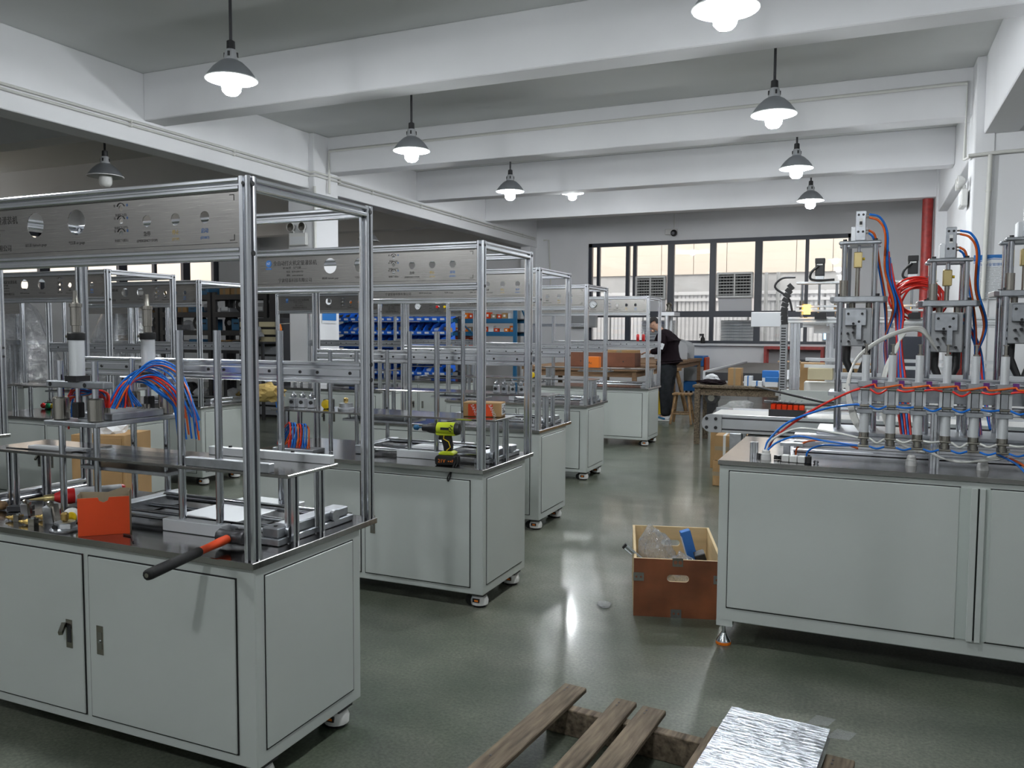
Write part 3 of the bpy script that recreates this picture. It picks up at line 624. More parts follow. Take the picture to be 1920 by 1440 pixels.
# cylinder bank
def dispenser(x):
    y = .10; c = MB().lathe([(.018, 0), (.0195, .002), (.0195, .125), (.018, .128)], (x, y, 1.145), 18)
    c = MB().cyl((x, y, 1.285), (x, y, 1.405), .0165, n=18).build('upper_cylinder', M['alu_white'], R)
    MB().cyl((x, y, 1.405), (x, y, 1.412), .012, n=6).build('nut', M['nickel'], c); MB().cyl((x, y, 1.41), (x, y, 1.45), .006, n=8).build('rod', M['nickel'], c); MB().cyl((x, y, 1.45), (x, y, 1.454), .011, n=10).build('rod_tip', M['nickel'], c)
    b = MB().box(x-.031, x+.031, y-.03, y+.03, 1.262, 1.287).build('valve_block', M['mill'], R, bevel=.002)
    MB().cbox((x+.038, y-.03, 1.276), (.022, .02, .034)).build('purple_fitting', M['purple'], b)
    for s in (-1, 1): MB().box(x+s*.022-.006, x+s*.022+.006, y-.02, y+.03, 1.165, 1.262).build('tie_plate', M['alu_white'], b)
    MB().box(x-.013, x+.013, y-.026, y+.02, 1.165, 1.262).build('slide_plate', M['mill'], b)
    for z in (1.252, 1.178):
        MB().cyl((x-.021, y-.036, z), (x+.021, y-.036, z), .006, n=8).build('tee_fitting', M['nickel'], b)
    MB().box(x-.033, x+.033, y-.026, y+.06, 1.142, 1.163).build('clamp_plate', M['mill'], R, bevel=.002)
    d = MB().cyl((x, y, 1.055), (x, y, 1.145), .0205, n=18).build('lower_cylinder', M['alu_white'], R)
    MB().cyl((x, y, 1.032), (x, y, 1.055), .0215, n=14).build('nickel_ring', M['nickel'], d); MB().cyl((x, y, 1.012), (x, y, 1.032), .017, n=12).build('neck', M['nickel'], d); MB().cyl((x, y, .998), (x, y, 1.016), .0205, n=6).build('hex_nut', M['nickel'], d)
    MB().cyl((x-.024, y-.024, .994), (x+.024, y-.024, .994), .0055, n=8).build('elbow', M['nickel'], d); MB().cyl((x-.024, y-.024, 1.03), (x+.024, y-.024, 1.03), .005, n=8).build('elbow', M['nickel'], d)
DX = [.623+.1085*k for k in range(9)]
for x in DX: dispenser(x)
MB().box(.55, RW, .165, .185, 1.19, 1.27).build('mount_beam', M['mill'], R, bevel=.002)
MB().prof((.52, .19, 1.16), (RW, .19, 1.16), .04, .04).build('cross_rail', M['alu'], R); MB().prof((.52, .19, 1.285), (RW, .19, 1.285), .03, .03).build('cross_rail', M['alu'], R)
for x in (.915, 1.75): MB().prof((x, .17, RT), (x, .17, 1.145), .04, .04).build('support_leg', M['alu'], R)
# towers
def tower(x, zt, pz):
    Y0 = .70
    for dx in (-.085, .085):
        for dy in (-.09, .09):
            MB().cyl((x+dx, Y0+dy, RT+.1), (x+dx, Y0+dy, pz), .0165, n=14).build('guide_shaft', M['chrome'], R)
            MB().cyl((x+dx*.84, Y0+dy, pz+.03), (x+dx*.84, Y0+dy, zt-.17), .0135, n=12).build('upper_shaft', M['chrome'], R)
            MB().cyl((x+dx*.84, Y0+dy, zt-.155), (x+dx*.84, Y0+dy, zt-.142), .010, n=10).build('shaft_screw', M['black'], R)
            MB().cyl((x+dx, Y0+dy, pz-.012), (x+dx, Y0+dy, pz+.042), .013, n=10).build('shaft_screw', M['black'], R)
    MB().prism([(-.135, -.09), (-.115, -.125), (.115, -.125), (.135, -.09), (.135, .125), (-.135, .125)], 'Z', 0, .028).xf(Matrix.Translation((x, Y0, pz))).build('tower_plate', M['mill'], R, bevel=.003)
    for dy in (-.09, .09): MB().box(x-.10, x+.10, Y0+dy-.025, Y0+dy+.025, zt-.17, zt-.152).build('top_bar', M['mill'], R, bevel=.006)
    MB().box(x-.05, x+.05, Y0-.07, Y0+.07, zt-.166, zt-.156).build('top_plate', M['mill'], R)
    a = MB().box(x-.045, x+.03, Y0-.06, Y0+.02, zt-.15, zt-.075).build('air_cylinder', M['alu_white'], R, bevel=.004)
    br = MB().box(x-.024, x+.024, Y0-.085, Y0-.062, zt-.15, zt).build('valve_bracket', M['mill'], R, bevel=.003)
    for dz in (-.02, -.105):
        for dx in (-.011, .011): MB().cyl((x+dx, Y0-.0865, zt+dz), (x+dx, Y0-.084, zt+dz), .006, n=10).build('port_hole', M['black'], br)
    MB().cbox((x, Y0-.086, zt-.058), (.016, .004, .04)).build('window_slot', M['white_plastic'], br); MB().cbox((x, Y0-.088, zt-.062), (.013, .004, .016)).build('sensor', M['black'], br)
    for dz in (-.018, -.034, -.098, -.112): MB().cyl((x+.024, Y0-.073, zt+dz), (x+.038, Y0-.073, zt+dz), .004, n=8).build('hose_fitting', M['nickel'], br)
    MB().cyl((x-.005, Y0-.05, zt-.30), (x-.005, Y0-.05, zt-.17), .010, n=10).build('piston_rod', M['chrome'], R)
    k = MB().box(x-.028, x+.012, Y0-.075, Y0-.035, zt-.285, zt-.205).build('brass_coupler', M['brass_pale'], R, bevel=.004); MB().cyl((x+.012, Y0-.055, zt-.24), (x+.024, Y0-.055, zt-.24), .007, n=8).build('plug', M['yellow'], k)
    MB().cyl((x-.008, Y0-.055, pz+.03), (x-.008, Y0-.055, zt-.285), .011, n=12).build('drive_rod', M['nickel'], R)
    for dx in (-.085,): MB().cyl((x+dx*.84, Y0-.09, pz+.03), (x+dx*.84, Y0-.09, pz+.11), .021, n=14).build('bushing', M['nickel'], R)
    for dx in (-.03, .05): MB().cyl((x+dx, Y0+.05, pz-.12), (x+dx, Y0+.05, pz), .016, n=12).build('bushing', M['nickel'], R)
    g = MB().box(x-.075, x+.065, Y0-.10, Y0-.06, pz-.225, pz-.03).build('gripper_body', M['grey_plastic'], R, bevel=.004)
    MB().box(x-.06, x+.04, Y0-.118, Y0-.10, pz-.12, pz-.035).build('gripper_plate', M['mill'], g, bevel=.003); MB().box(x-.005, x+.018, Y0-.125, Y0-.10, pz-.19, pz-.09).build('gripper_finger', M['mill'], g)
    for dx, dz in ((-.045, -.06), (.02, -.06), (-.02, -.11), (-.02, -.13), (-.02, -.155), (.006, -.10), (-.045, -.16), (.035, -.20), (-.04, -.20)): MB().cyl((x+dx, Y0-.127, pz+dz), (x+dx, Y0-.095, pz+dz), .0065, n=8).build('screw', M['black'], g)
    for dx, s in ((-.05, .05), (.045, -.05)): MB().tube([(x+dx, Y0-.02, pz-.22), (x+dx, Y0-.03, pz-.30), (x+dx+s, Y0-.05, pz-.42)], [.022, .02, .012], 8).build('black_arm', M['black'], R)
    MB().box(x-.10, x+.12, Y0-.10, Y0-.08, RT+.36, RT+.40).build('side_bar', M['alu_white'], R, bevel=.002)
    MB().box(x-.13, x+.13, Y0-.12, Y0+.12, RT+.28, RT+.30).build('lower_plate', M['mill'], R, bevel=.002)
tower(.578, 2.12, 1.66); tower(.985, 2.02, 1.635); tower(1.31, 2.11, 1.68); tower(1.72, 2.10, 1.66)
# cable glands, little parts mounted on the table
for x, y in ((.20, .10), (.826, .205), (1.11, .20), (1.9, .2)):
    g = MB().cyl((x, y, RT), (x, y, RT+.016), .024, n=8).build('cable_gland', M['white_plastic'], R); MB().lathe([(.022, .016), (.022, .028), (.019, .03), (.018, .042), (.012, .048)], (x, y, RT), 12).build('gland_nut', M['white_plastic'], g)
# hoses
def hose(pts, r, m, name='air_hose', par=R): return MB().tube(bez(pts, 8), r, 6).build(name, M[m], par)
gx, gy, gz = .20, .10, RT+.045
hose([(gx, gy, gz), (gx+.04, gy+.01, 1.01), (gx+.18, gy+.01, 1.13), (gx+.36, gy-.01, 1.235), (DX[0]+.038, .06, 1.276)], .005, 'red_tube')
hose([(gx+.005, gy, gz), (gx+.05, gy+.02, 1.02), (gx+.20, gy+.02, 1.14), (gx+.34, gy, 1.225), (DX[0]-.02, .062, 1.252)], .005, 'red_tube')
hose([(gx-.006, gy, gz), (gx+.015, gy, 1.00), (gx+.10, gy, 1.085), (gx+.26, gy-.01, 1.155), (gx+.38, gy-.03, 1.18), (DX[0]-.02, .062, 1.178)], .0052, 'blue_tube')
hose([(gx, gy-.006, gz), (gx+.03, gy, 1.0), (gx+.14, gy, 1.055), (gx+.30, gy-.01, 1.045), (DX[0]-.024, .074, 1.03)], .0055, 'white_tube')
hose([(gx+.006, gy-.006, gz), (gx+.05, gy, .985), (gx+.14, gy-.01, 1.02), (gx+.26, gy-.01, 1.005), (DX[0]-.024, .074, .994)], .0052, 'blue_tube')
hose([(.325, .20, RT), (.335, .2, .955), (.40, .2, .99), (.52, .2, .985), (.60, .16, .97)], .0045, 'orange_tube')
hose([(.375, .16, RT), (.385, .16, .945), (.44, .15, .975), (.52, .15, .98), (.62, .15, .985)], .0045, 'blue_tube')
for i in range(8):
    a, b = DX[i], DX[i+1]; s = .012*((i*7) % 3-1)
    hose([(a+.038, .06, 1.276), ((a+b)/2, .052, 1.262+s*.3), (b+.038, .06, 1.276)], .0045, 'orange_tube')
    hose([(a+.02, .062, 1.252), ((a+b)/2, .05, 1.246+s), (b-.02, .062, 1.252)], .0048, 'red_tube')
    hose([(a+.02, .062, 1.178), ((a+b)/2, .055, 1.174-abs(s)*.8), (b-.02, .062, 1.178)], .0048, 'blue_tube')
    hose([(a+.024, .074, 1.03), ((a+b)/2, .06, 1.02+s*.6), (b-.024, .074, 1.03)], .005, 'white_tube')
    hose([(a+.024, .074, .994), ((a+b)/2, .065, .986), (b-.024, .074, .994)], .0048, 'blue_tube')
# white bundle sweeping left from behind the towers
for k in range(6):
    o = .006*k
    hose([(.93-o, .42, 1.42+.012*k), (.84, .34, 1.515+o*.6), (.70, .26, 1.475+o*.4), (.585, .20, 1.38+o*.3), (.545+o*.3, .17, 1.26), (.565+o*.5, .15, 1.12+o), (DX[0]-.02, .14, 1.055+o)], .005, 'white_tube')
    hose([(.80-o, .62, 1.50), (.75+o*.5, .52, 1.43), (.70+o*.5, .42, 1.30), (.70+o*.4, .40, 1.12), (.76, .34, 1.00), (.85+o, .22, .96)], .0045, 'white_tube')
for k in range(4): hose([(.86, .16, .99+.006*k), (.95, .13, .95), (1.06, .12, .945), (1.2, .13, .97+.012*k)], .0045, 'white_tube')
hose([(1.15, .12, .985), (1.22, .10, .95), (1.27, .06, .905), (1.34, .03, .903)], .005, 'blue_tube'); hose([(1.15, .14, .985), (1.24, .12, .95), (1.29, .08, .905), (1.38, .04, .903)], .005, 'orange_tube')
# feed hoses from the tower heads down the back
for x, zt in ((.578, 2.12), (.985, 2.02), (1.31, 2.11)):
    for dz, c, w in ((-.018, 'blue_tube', .085), (-.034, 'orange_tube', .075)): hose([(x+.038, .627, zt+dz), (x+.038+w*.6, .63, zt+dz-.02), (x+.04+w, .65, zt-.12), (x+.045+w, .68, zt-.30), (x+.09+w, .70, zt-.48), (x+.13, .70, zt-.66), (x+.145, .66, zt-.85), (x+.15, .6, 1.0)], .0055, c)
    for dz, c, w in ((-.098, 'orange_tube', .03), (-.112, 'blue_tube', .024)): hose([(x+.038, .627, zt+dz), (x+.038+w, .64, zt+dz-.03), (x+.06+w, .68, zt-.25), (x+.10+w, .72, zt-.47), (x+.14, .72, zt-.7), (x+.17, .68, 1.0)], .0055, c)
for k in range(5): hose([(.70+.006*k, .72, 1.98-.03*k), (.715+.008*k, .72, 1.75), (.75+.01*k, .74, 1.62), (.765+.005*k, .70, 1.45), (.77+.012*k, .64, 1.2), (.80+.01*k, .5, .95)], .006, 'blue_tube' if k % 2 else 'red_tube')
# red coil hanging between the first towers
for k in range(10):
    cx, cz, r0 = .855+.008*(k % 3), 1.665+.010*(k % 4), .085+.010*(k % 5); ph = k*.6
    pts = [(cx+(r0+.008*math.sin(3*a+ph))*math.cos(a), .80+.012*k*.4+.02*math.sin(a+ph), cz+r0*.85*math.sin(a)) for a in [PI*1.35-2*PI*.85*i/12 for i in range(13)]]
    pts.append((.97, .80, 1.54)); pts.append((1.01+.004*k, .76, 1.42)); pts.append((1.02+.004*k, .72, 1.25))
    hose(pts, .0055, 'red_tube', 'coiled_hose')
for k in range(4): hose([(1.04+.006*k, .76, 1.60), (1.10+.005*k, .76, 1.50), (1.13+.006*k, .74, 1.40), (1.145+.004*k, .66, 1.25), (1.17, .5, 1.05)], .006, 'red_tube' if k % 3 else 'blue_tube')
# small loose parts on the right table
def small(name, lab, cat, loc, rz=0, group=None): return thing(name, lab, cat, (R.location[0]+loc[0], R.location[1]+loc[1], loc[2]), rz, group)
t = small('profile_offcut', 'short aluminium extrusion offcut standing beside the white gland', 'offcut', (.14, .14, RT)); MB().prof((0, 0, 0), (0, 0, .075), .035, .035).build('extrusion', M['alu'], t); MB().cbox((.028, -.01, .012), (.014, .02, .024)).build('foot_clip', M['black'], t)
t = small('angle_bracket', 'grey metal angle block lying behind the valve unit on the right table', 'bracket', (.30, .20, RT)); MB().box(-.03, .0, -.02, .02, 0, .06).build('upright', M['mill'], t, bevel=.002); MB().box(-.045, .06, -.02, .02, .06, .075).build('flange', M['mill'], t, bevel=.002)
t = small('valve_unit', 'white and black solenoid valve lying on the right table edge', 'valve', (.33, .07, RT), -.15)
for k in range(3): MB().box(-.055+.036*k, -.022+.036*k, -.018, .018, .0, .032).build('valve_segment', M['white_plastic'], t, bevel=.003)
MB().box(.054, .075, -.016, .016, 0, .034).build('connector', M['black'], t, bevel=.003); MB().cyl((.064, 0, .034), (.064, 0, .042), .006).build('port', M['dark_metal'], t)
t = small('black_clips', 'small heap of black plastic clips beside the white gland', 'clips', (.255, .11, RT)); 
for k in range(6): MB().cbox((.012*(k % 3)-.012, .014*(k//3), .008+.006*(k % 2)), (.016, .01, .012), rz=k).build('clip', M['black'], t)
t = small('round_nut', 'small steel nut near the table edge right of the valve unit', 'nut', (.425, .07, RT)); MB().cyl((0, 0, .0), (0, 0, .016), .009, n=6).build('nut', M['chrome'], t); MB().cyl((-.012, 0, .008), (.012, 0, .008), .005).build('pin', M['dark_metal'], t)
# ---------------------------------------------------------------- things on the near machine's table
TZ = .7655
def L1(x, y, z=TZ): return (-3.36+x, 2.0+y, z)
MB().prof((.02, .04, .786), (.02, .655, .786)).build('side_rail', M['alu'], MC['M1'])
# sledge hammer with its handle over the table edge
a = Vector((-1.955, 2.115, .800)); b = Vector((-1.905, 1.715, .785)); d = (b-a).normalized()
t = thing('hammer', 'club hammer with orange and black handle hanging over the near table edge', 'hammer', a)
side = d.cross(Vector((0, 0, 1))).normalized()
h = MB()
h.tube([side*-.052, side*-.046, side*-.022, side*.022, side*.046, side*.052], [.022, .027, .024, .024, .027, .022], 8); h.build('head', M['dark_metal'], t)
MB().tube([d*-.03, d*.0, d*.02, d*.03], [.012, .014, .017, .012], 8).build('socket', M['black'], t)
MB().tube([d*.025, d*.06, d*.12, d*.165], [.015, .0155, .013, .013], 10).build('orange_shaft', M['orange_card'], t)
MB().tube([d*.165, d*.17, d*.30, d*.39, d*.403, d*.405], [.013, .0155, .0165, .0175, .016, .010], 10).build('grip', M['rubber'], t)
MB().cyl(d*.405, d*.4065, .007, n=10).build('end_stamp', M['nickel'], t)
# open orange carton, standing on edge
t = thing('orange_carton', 'open bright orange carton tray with a thumb notch, beside the brass fittings', 'box', (-2.548, 1.998, TZ), .745)
w, dp, hh = .168, .055, .136
MB().prism([(0, 0), (w, 0), (w, hh)]+[(w/2+.018, hh), (w/2+.014, hh-.012), (w/2, hh-.018), (w/2-.014, hh-.012), (w/2-.018, hh)]+[(0, hh)], 'Y', -.002, 0).build('front_sheet', M['orange_card'], t)
MB().prism([(0, 0), (w, 0), (w, hh)]+[(w/2+.018, hh), (w/2+.014, hh-.012), (w/2, hh-.018), (w/2-.014, hh-.012), (w/2-.018, hh)]+[(0, hh)], 'Y', 0, .002).build('front_wall', M['card_in'], t)
MB().box(0, .002, .002, dp, 0, hh+.012).build('side_wall', M['card_in'], t); MB().box(w-.002, w, .002, dp, 0, hh+.018).build('side_wall', M['card_in'], t)
MB().prism([(0, 0), (w, 0), (w, hh+.02), (w*.8, hh+.022), (w*.55, hh+.008), (0, hh+.014)], 'Y', dp, dp+.002).build('back_wall', M['card_in'], t); MB().box(0, w, 0, dp, 0, .002).build('bottom', M['card_in'], t)
# glue bottle lying down
t = thing('glue_bottle', 'red glue bottle with white label and pale nozzle lying on the near table', 'bottle', (-2.96, 2.25, TZ+.034), 0)
g0 = Vector((-.165, -.02, .004)); g1 = Vector((-.0, .25, .0)); dd = (g1-g0).normalized()
def gp(s): return g0+dd*s
MB().tube([gp(.085), gp(.095), gp(.12), gp(.145), gp(.35), gp(.36)], [.012, .018, .029, .033, .033, .029], 16).build('body', M['red'], t)
MB().tube([gp(.165), gp(.345)], [.0335, .0335], 16).build('label', M['paper'], t); MB().tube([gp(.0), gp(.05), gp(.055), gp(.09)], [.003, .009, .014, .015], 12).build('nozzle', M['brass_pale'], t)
b = MB()
for k in range(5): b.tube([gp(.19+.028*k)+Vector((0, -.0345, .005)), gp(.205+.028*k)+Vector((0, -.0345, .005))], .002, 4)
b.build('label_print', M['ink_red'], t)['kind'] = 'stuff'
# fittings and valves
def fitting(name, lab, x, y, kind, rz, s=1.0):
    t = thing(name, lab, {'b': 'fitting', 'v': 'valve', 'k': 'switch', 'd': 'flange'}[kind], L1(x, y), rz, 'loose fittings on the near table')
    if kind == 'b':
        MB().lathe([(.004, 0), (.005, .012), (.008, .014), (.005, .02), (.008, .024), (.006, .032), (.0115, .034), (.0115, .048), (.009, .05)], (0, 0, .0115), 8, 'X').build('brass_barb', M['brass'], t)
        MB().cbox((.062, 0, .013), (.026, .024, .026)).build('steel_elbow', M['nickel'], t); MB().cyl((.062, 0, .026), (.062, 0, .032), .009).build('port', M['chrome'], t)
    if kind == 'v':
        MB().cbox((0, 0, .035*s), (.036*s, .036*s, .07*s), rx=.2).build('body', M['mill'], t); MB().cyl((-.02*s, 0, .05*s), (.02*s, 0, .05*s), .012*s).build('port', M['chrome'], t); MB().cbox((.02*s, 0, .04*s), (.018*s, .03*s, .07*s), rx=.2).build('label_plate', M['nickel'], t)
        MB().lathe([(.012*s, .07*s), (.014*s, .085*s), (.006*s, .09*s)], n=10).build('cap', M['nickel'], t)
    if kind == 'k':
        MB().cbox((0, .02, .035), (.05, .07, .07)).build('body', M['black'], t); MB().lathe([(.03, 0), (.031, -.012), (.022, -.02), (0, -.022)], (0, -.015, .038), 18, 'Y', caps=False).build('knob', M['white_plastic'], t); MB().lathe([(.02, -.02), (.019, -.026), (0, -.027)], (.004, -.015, .036), 16, 'Y', caps=False).build('yellow_cap', M['yellow'], t)
    if kind == 'd':
        MB().lathe([(.05, 0), (.052, .006), (.045, .012), (.036, .013), (.035, .032), (.0, .033)], n=20).build('disc', M['mill'], t); MB().cbox((.012, -.035, .02), (.035, .004, .016)).build('plate', M['paper'], t); MB().cyl((-.025, -.03, .02), (-.025, -.037, .02), .008).build('port', M['black'], t)
        MB().lathe([(.008, .033), (.014, .04), (.014, .06), (.008, .066)], n=10).build('brass_stem', M['brass'], t)
    return t
fitting('brass_fitting', 'brass hose barb with steel elbow, leftmost of the near fittings', .34, .06, 'b', .1)
fitting('brass_fitting', 'brass hose barb with steel elbow, closest to the table lip', .45, .035, 'b', .2); fitting('brass_fitting', 'brass hose barb with steel elbow, pushed behind the other two', .43, .115, 'b', .1)
fitting('steel_valve', 'tilted square steel valve behind the brass barbs', .33, .145, 'v', .6, .7); fitting('steel_valve', 'tall silver solenoid valve under the glue nozzle', .535, .10, 'v', .3, .95)
fitting('selector_switch', 'black switch body with white ring and yellow knob on the near table', .64, .12, 'k', .5); fitting('steel_flange', 'round silver flange with brass stem leaning near the orange carton', .685, .045, 'd', .6)
t = thing('chisel', 'tool with brown wooden handle cut by the left picture edge', 'tool', L1(.17, .16, TZ+.02)); MB().tube([(-.16, -.03, 0), (-.04, 0, 0), (.0, .01, 0), (.012, .012, 0)], [.017, .02, .018, .008], 10).build('handle', M['wood_stool'], t)
MB().cbox((.07, .03, -.008), (.09, .04, .02), rz=.4).build('blade', M['dark_metal'], t)
t = thing('hex_key', 'black hex key lying right of the orange carton', 'hex key', L1(.98, .03, TZ+.003)); MB().tube([(-.04, .05, 0), (-.0, .045, 0), (.01, .04, 0), (.075, -.01, 0)], .003, 6).build('key', M['black'], t)
def wrench(x, y, rz, lab):
    t = thing('wrench', lab, 'wrench', L1(x, y, TZ+.004), rz, 'wrenches on the near table'); MB().box(-.075, .075, -.008, .008, -.003, .003).build('shank', M['nickel'], t, bevel=.001)
    MB().lathe([(.010, -.004), (.019, -.004), (.019, .005), (.010, .005), (.010, -.004)], (-.085, 0, 0), 12, caps=False).build('ring_end', M['nickel'], t)
    MB().prism([(.07, -.009), (.10, -.02), (.112, -.014), (.098, -.006), (.098, .006), (.112, .014), (.10, .02), (.07, .009)], 'Z', -.004, .004).build('open_end', M['nickel'], t)
wrench(.80, .645, -.5, 'ring spanner behind the slides of the near machine, left one'); wrench(.93, .635, -.6, 'ring spanner behind the slides of the near machine, right one')
t = thing('metal_sheet', 'thin bright metal sheet lying on the left of the near shelf', 'sheet', L1(.12, .22, 1.0125), .05); MB().box(0, .36, 0, .2, 0, .004).build('sheet', M['steel'], t); MB().box(.10, .40, .02, .06, .004, .012).build('strip', M['alu_white'], t)
t = thing('ruler', 'long acrylic strip laid across the near shelf', 'strip', L1(.55, .25, 1.0125), .03); MB().box(0, .42, 0, .05, 0, .018).build('strip', M['acrylic'], t); MB().box(.05, .10, .01, .04, .018, .022).build('tab', M['paper'], t)
# ---------------------------------------------------------------- second machine: drill, printed carton, hoses
def L2(x, y, z=TZ): return (-3.45+x, 3.87+y, z)
t = thing('cordless_drill', 'yellow green and black cordless drill standing on its battery at the second machine', 'drill', L2(1.35, .075), .12)
k = MB().prism([(-.062, .0), (.055, 0), (.062, .012), (.060, .05), (.04, .056), (-.05, .056), (-.066, .04)], 'Y', -.036, .036).build('battery', M['rubber'], t, bevel=.006)
text('voltage_print', '21V', .028, M['orange'], k, (-.045, -.0375, .016)); text('charge_print', '▪▪F', .022, M['orange'], k, (.012, -.0375, .018))
MB().prism([(-.045, .056), (.045, .056), (.048, .07), (.03, .078), (-.03, .076), (-.045, .066)], 'Y', -.033, .033).build('battery_clip', M['lime'], t, bevel=.004)
MB().prism([(-.018, .074), (.028, .076), (.028, .11), (.018, .165), (-.045, .165), (-.03, .13), (-.022, .10)], 'Y', -.019, .019).build('handle', M['rubber'], t, bevel=.006)
MB().cbox((-.045, 0, .150), (.014, .016, .026), ry=.3).build('trigger', M['black'], t, bevel=.003)
b = MB(); b.tube([(-.015, -.020, .165), (-.018, -.020, .145), (.012, -.020, .13), (.022, -.020, .10), (.0, -.020, .08)], .003, 5); b.build('yellow_stripe', M['yellow'], t)
MB().lathe([(.026, -.062), (.034, -.058), (.036, .0), (.035, .045), (.028, .06), (.015, .064)], (0, 0, .20), 18, 'X').build('motor_body', M['lime'], t)
MB().lathe([(.036, .046), (.037, .05), (.030, .07), (.018, .074)], (0, 0, .20), 16, 'X').build('rear_cap', M['black'], t)
MB().cbox((-.005, -.036, .203), (.05, .004, .014)).build('name_plate', M['black'], t)
for i in range(4): MB().cbox((.026+.008*(i % 2), -.034, .19+.01*i), (.016, .004, .004), ry=.4).build('vent', M['black'], t)
MB().prism([(-.06, .163), (.05, .163), (.055, .185), (-.07, .185)], 'Y', -.024, .024).build('lower_housing', M['lime'], t, bevel=.004)
MB().lathe([(.014, -.15), (.019, -.148), (.021, -.12), (.027, -.11), (.030, -.08), (.032, -.062)], (0, 0, .20), 18, 'X').build('chuck', M['black'], t)
MB().cyl((-.185, 0, .20), (-.148, 0, .20), .004, n=6).build('bit', M['blue_rack'], t); MB().lathe([(.012, -.20), (.015, -.196), (.016, -.178), (.006, -.17)], (0, 0, .20), 12, 'X').build('bit_head', M['blue_rack'], t)
MB().tube(bez([(.05, -.02, .05), (.068, -.03, .045), (.07, -.045, .01), (.045, -.085, -.03), (.03, -.085, -.06), (.035, -.085, -.075), (.045, -.085, -.055), (.052, -.075, -.015), (.062, -.04, .03)], 5), .004, 6).build('wrist_strap', M['rubber'], t)
t = thing('printed_carton', 'worn orange and cream printed carton on the second machine shelf', 'box', L2(1.335, .29, 1.0125), .20)
MB().box(0, .225, 0, .11, 0, .083).build('carton', M['card'], t, bevel=.003); MB().box(.03, .175, -.0012, 0, .004, .073).build('orange_print', M['orange_card'], t); MB().box(.2252, .2262, .01, .10, .012, .075).build('side_label', M['paper'], t)
text('brand_print', 'SANOU', .026, M['paper'], t, (.15, -.0025, .068), (PI/2, 1.15, 0)); text('brand_print', 'SANOU', .026, M['paper'], t, (.045, -.0025, .068), (PI/2, 1.15, 0)); text('logo_print', '@', .03, M['paper'], t, (.085, -.0025, .035))
b = MB(); r = random.Random(4)
for i in range(30): b.cbox((.2268, .02+r.random()*.07, .018+r.random()*.05), (.0008, .008, .006))
b.build('ink_spots', M['ink'], t)['kind'] = 'stuff'
for k in range(16):
    r = random.Random(k); c = ('red_tube', 'blue_tube', 'blue_tube', 'orange_tube')[k % 4]; x = .24+.02*(k % 8)
    MB().tube(bez([(x, .10+.02*(k//8), .79), (x+.005, .11, .84+r.random()*.03), (x-.02, .14, .905+r.random()*.03), (x-.10, .2, .91), (x-.19+r.random()*.05, .24, .84), (x-.2, .24, .78)], 5), .0042, 6).build('air_hose', M[c], MC['M2'])
MB().box(.15, .45, .06, .18, .766, .79).build('manifold', M['mill'], MC['M2'], bevel=.002)
# items on shelves and tables of the other machines
def buttonset(par_xy, z, x, y, lab0, cols):
    for i, c in enumerate(cols):
        t = thing('push_button', '%s push button with black contact block %s' % (c, lab0), 'button', (par_xy[0]+x+.065*i, par_xy[1]+y, z), 0, 'loose push buttons')
        MB().lathe([(.024, 0), (.026, -.012), (.018, -.024), (0, -.026)], (0, 0, .03), 16, 'Y', caps=False).build('cap', M[c], t); MB().cyl((0, 0, .03), (0, .02, .03), .021, n=14).build('collar', M['white_plastic'], t); MB().cbox((0, .05, .03), (.045, .06, .058)).build('contact_block', M['black'], t); MB().cyl((0, .05, .059), (0, .05, .075), .014).build('terminal', M['nickel'], t)
buttonset(ORIG['L1'], TZ, .10, .54, 'on the left row table', ('red', 'green', 'yellow'))
def valve_group(o, z, x, y, n, lab):
    for i in range(n):
        t = thing('steel_valve', '%s, number %s from the left' % (lab, ('one', 'two', 'three', 'four', 'five')[i]), 'valve', (o[0]+x+.07*i, o[1]+y, z), .2*i, 'loose valves on machine shelves')
        MB().cbox((0, 0, .03), (.045, .045, .06)).build('body', M['mill'], t, bevel=.003); MB().lathe([(.014, .06), (.02, .066), (.02, .08), (.01, .085), (.008, .10)], n=10).build('stem', M['chrome'], t); MB().cyl((0, -.022, .035), (0, -.03, .035), .012).build('port', M['black'], t)
valve_group(ORIG['M2'], 1.0125, .10, .33, 3, 'silver valve on the second machine shelf'); valve_group(ORIG['M3'], 1.0125, 1.12, .28, 4, 'silver valve on the third machine shelf'); valve_group(ORIG['L2'], TZ, .9, .2, 2, 'silver valve on the left row table')
t = thing('selector_switch', 'black and yellow selector switch on the shelf before the white column', 'switch', (-6.0, 8.75, 1.0125)); MB().cbox((0, .03, .04), (.06, .09, .07)).build('body', M['black'], t, bevel=.004); MB().lathe([(.034, 0), (.034, -.02), (0, -.024)], (0, -.02, .04), 16, 'Y', caps=False).build('knob', M['yellow'], t)
t = thing('orange_box', 'bright orange carton on the far machine shelf', 'box', (-3.55, 10.7, 1.0125), .1); MB().box(0, .19, 0, .15, 0, .15).build('carton', M['orange'], t, bevel=.002); text('scribble', 'Ac', .05, M['ink'], t, (.04, -.002, .05))
t = thing('selector_switch', 'yellow knobbed switch on the fourth machine shelf', 'switch', (-3.25, 8.02, 1.0125), .3); MB().cbox((0, .03, .03), (.06, .09, .06)).build('body', M['black'], t, bevel=.004); MB().lathe([(.03, 0), (.03, -.02), (0, -.024)], (0, -.02, .032), 16, 'Y', caps=False).build('knob', M['yellow'], t)
t = thing('selector_switch', 'black switch with yellow knob on the second machine shelf', 'switch', L2(.36, .33, 1.0125), .3); MB().cbox((0, .03, .03), (.05, .08, .06)).build('body', M['black'], t, bevel=.004); MB().lathe([(.028, 0), (.028, -.02), (.0, -.024)], (0, -.012, .03), 16, 'Y', caps=False).build('knob', M['yellow'], t)
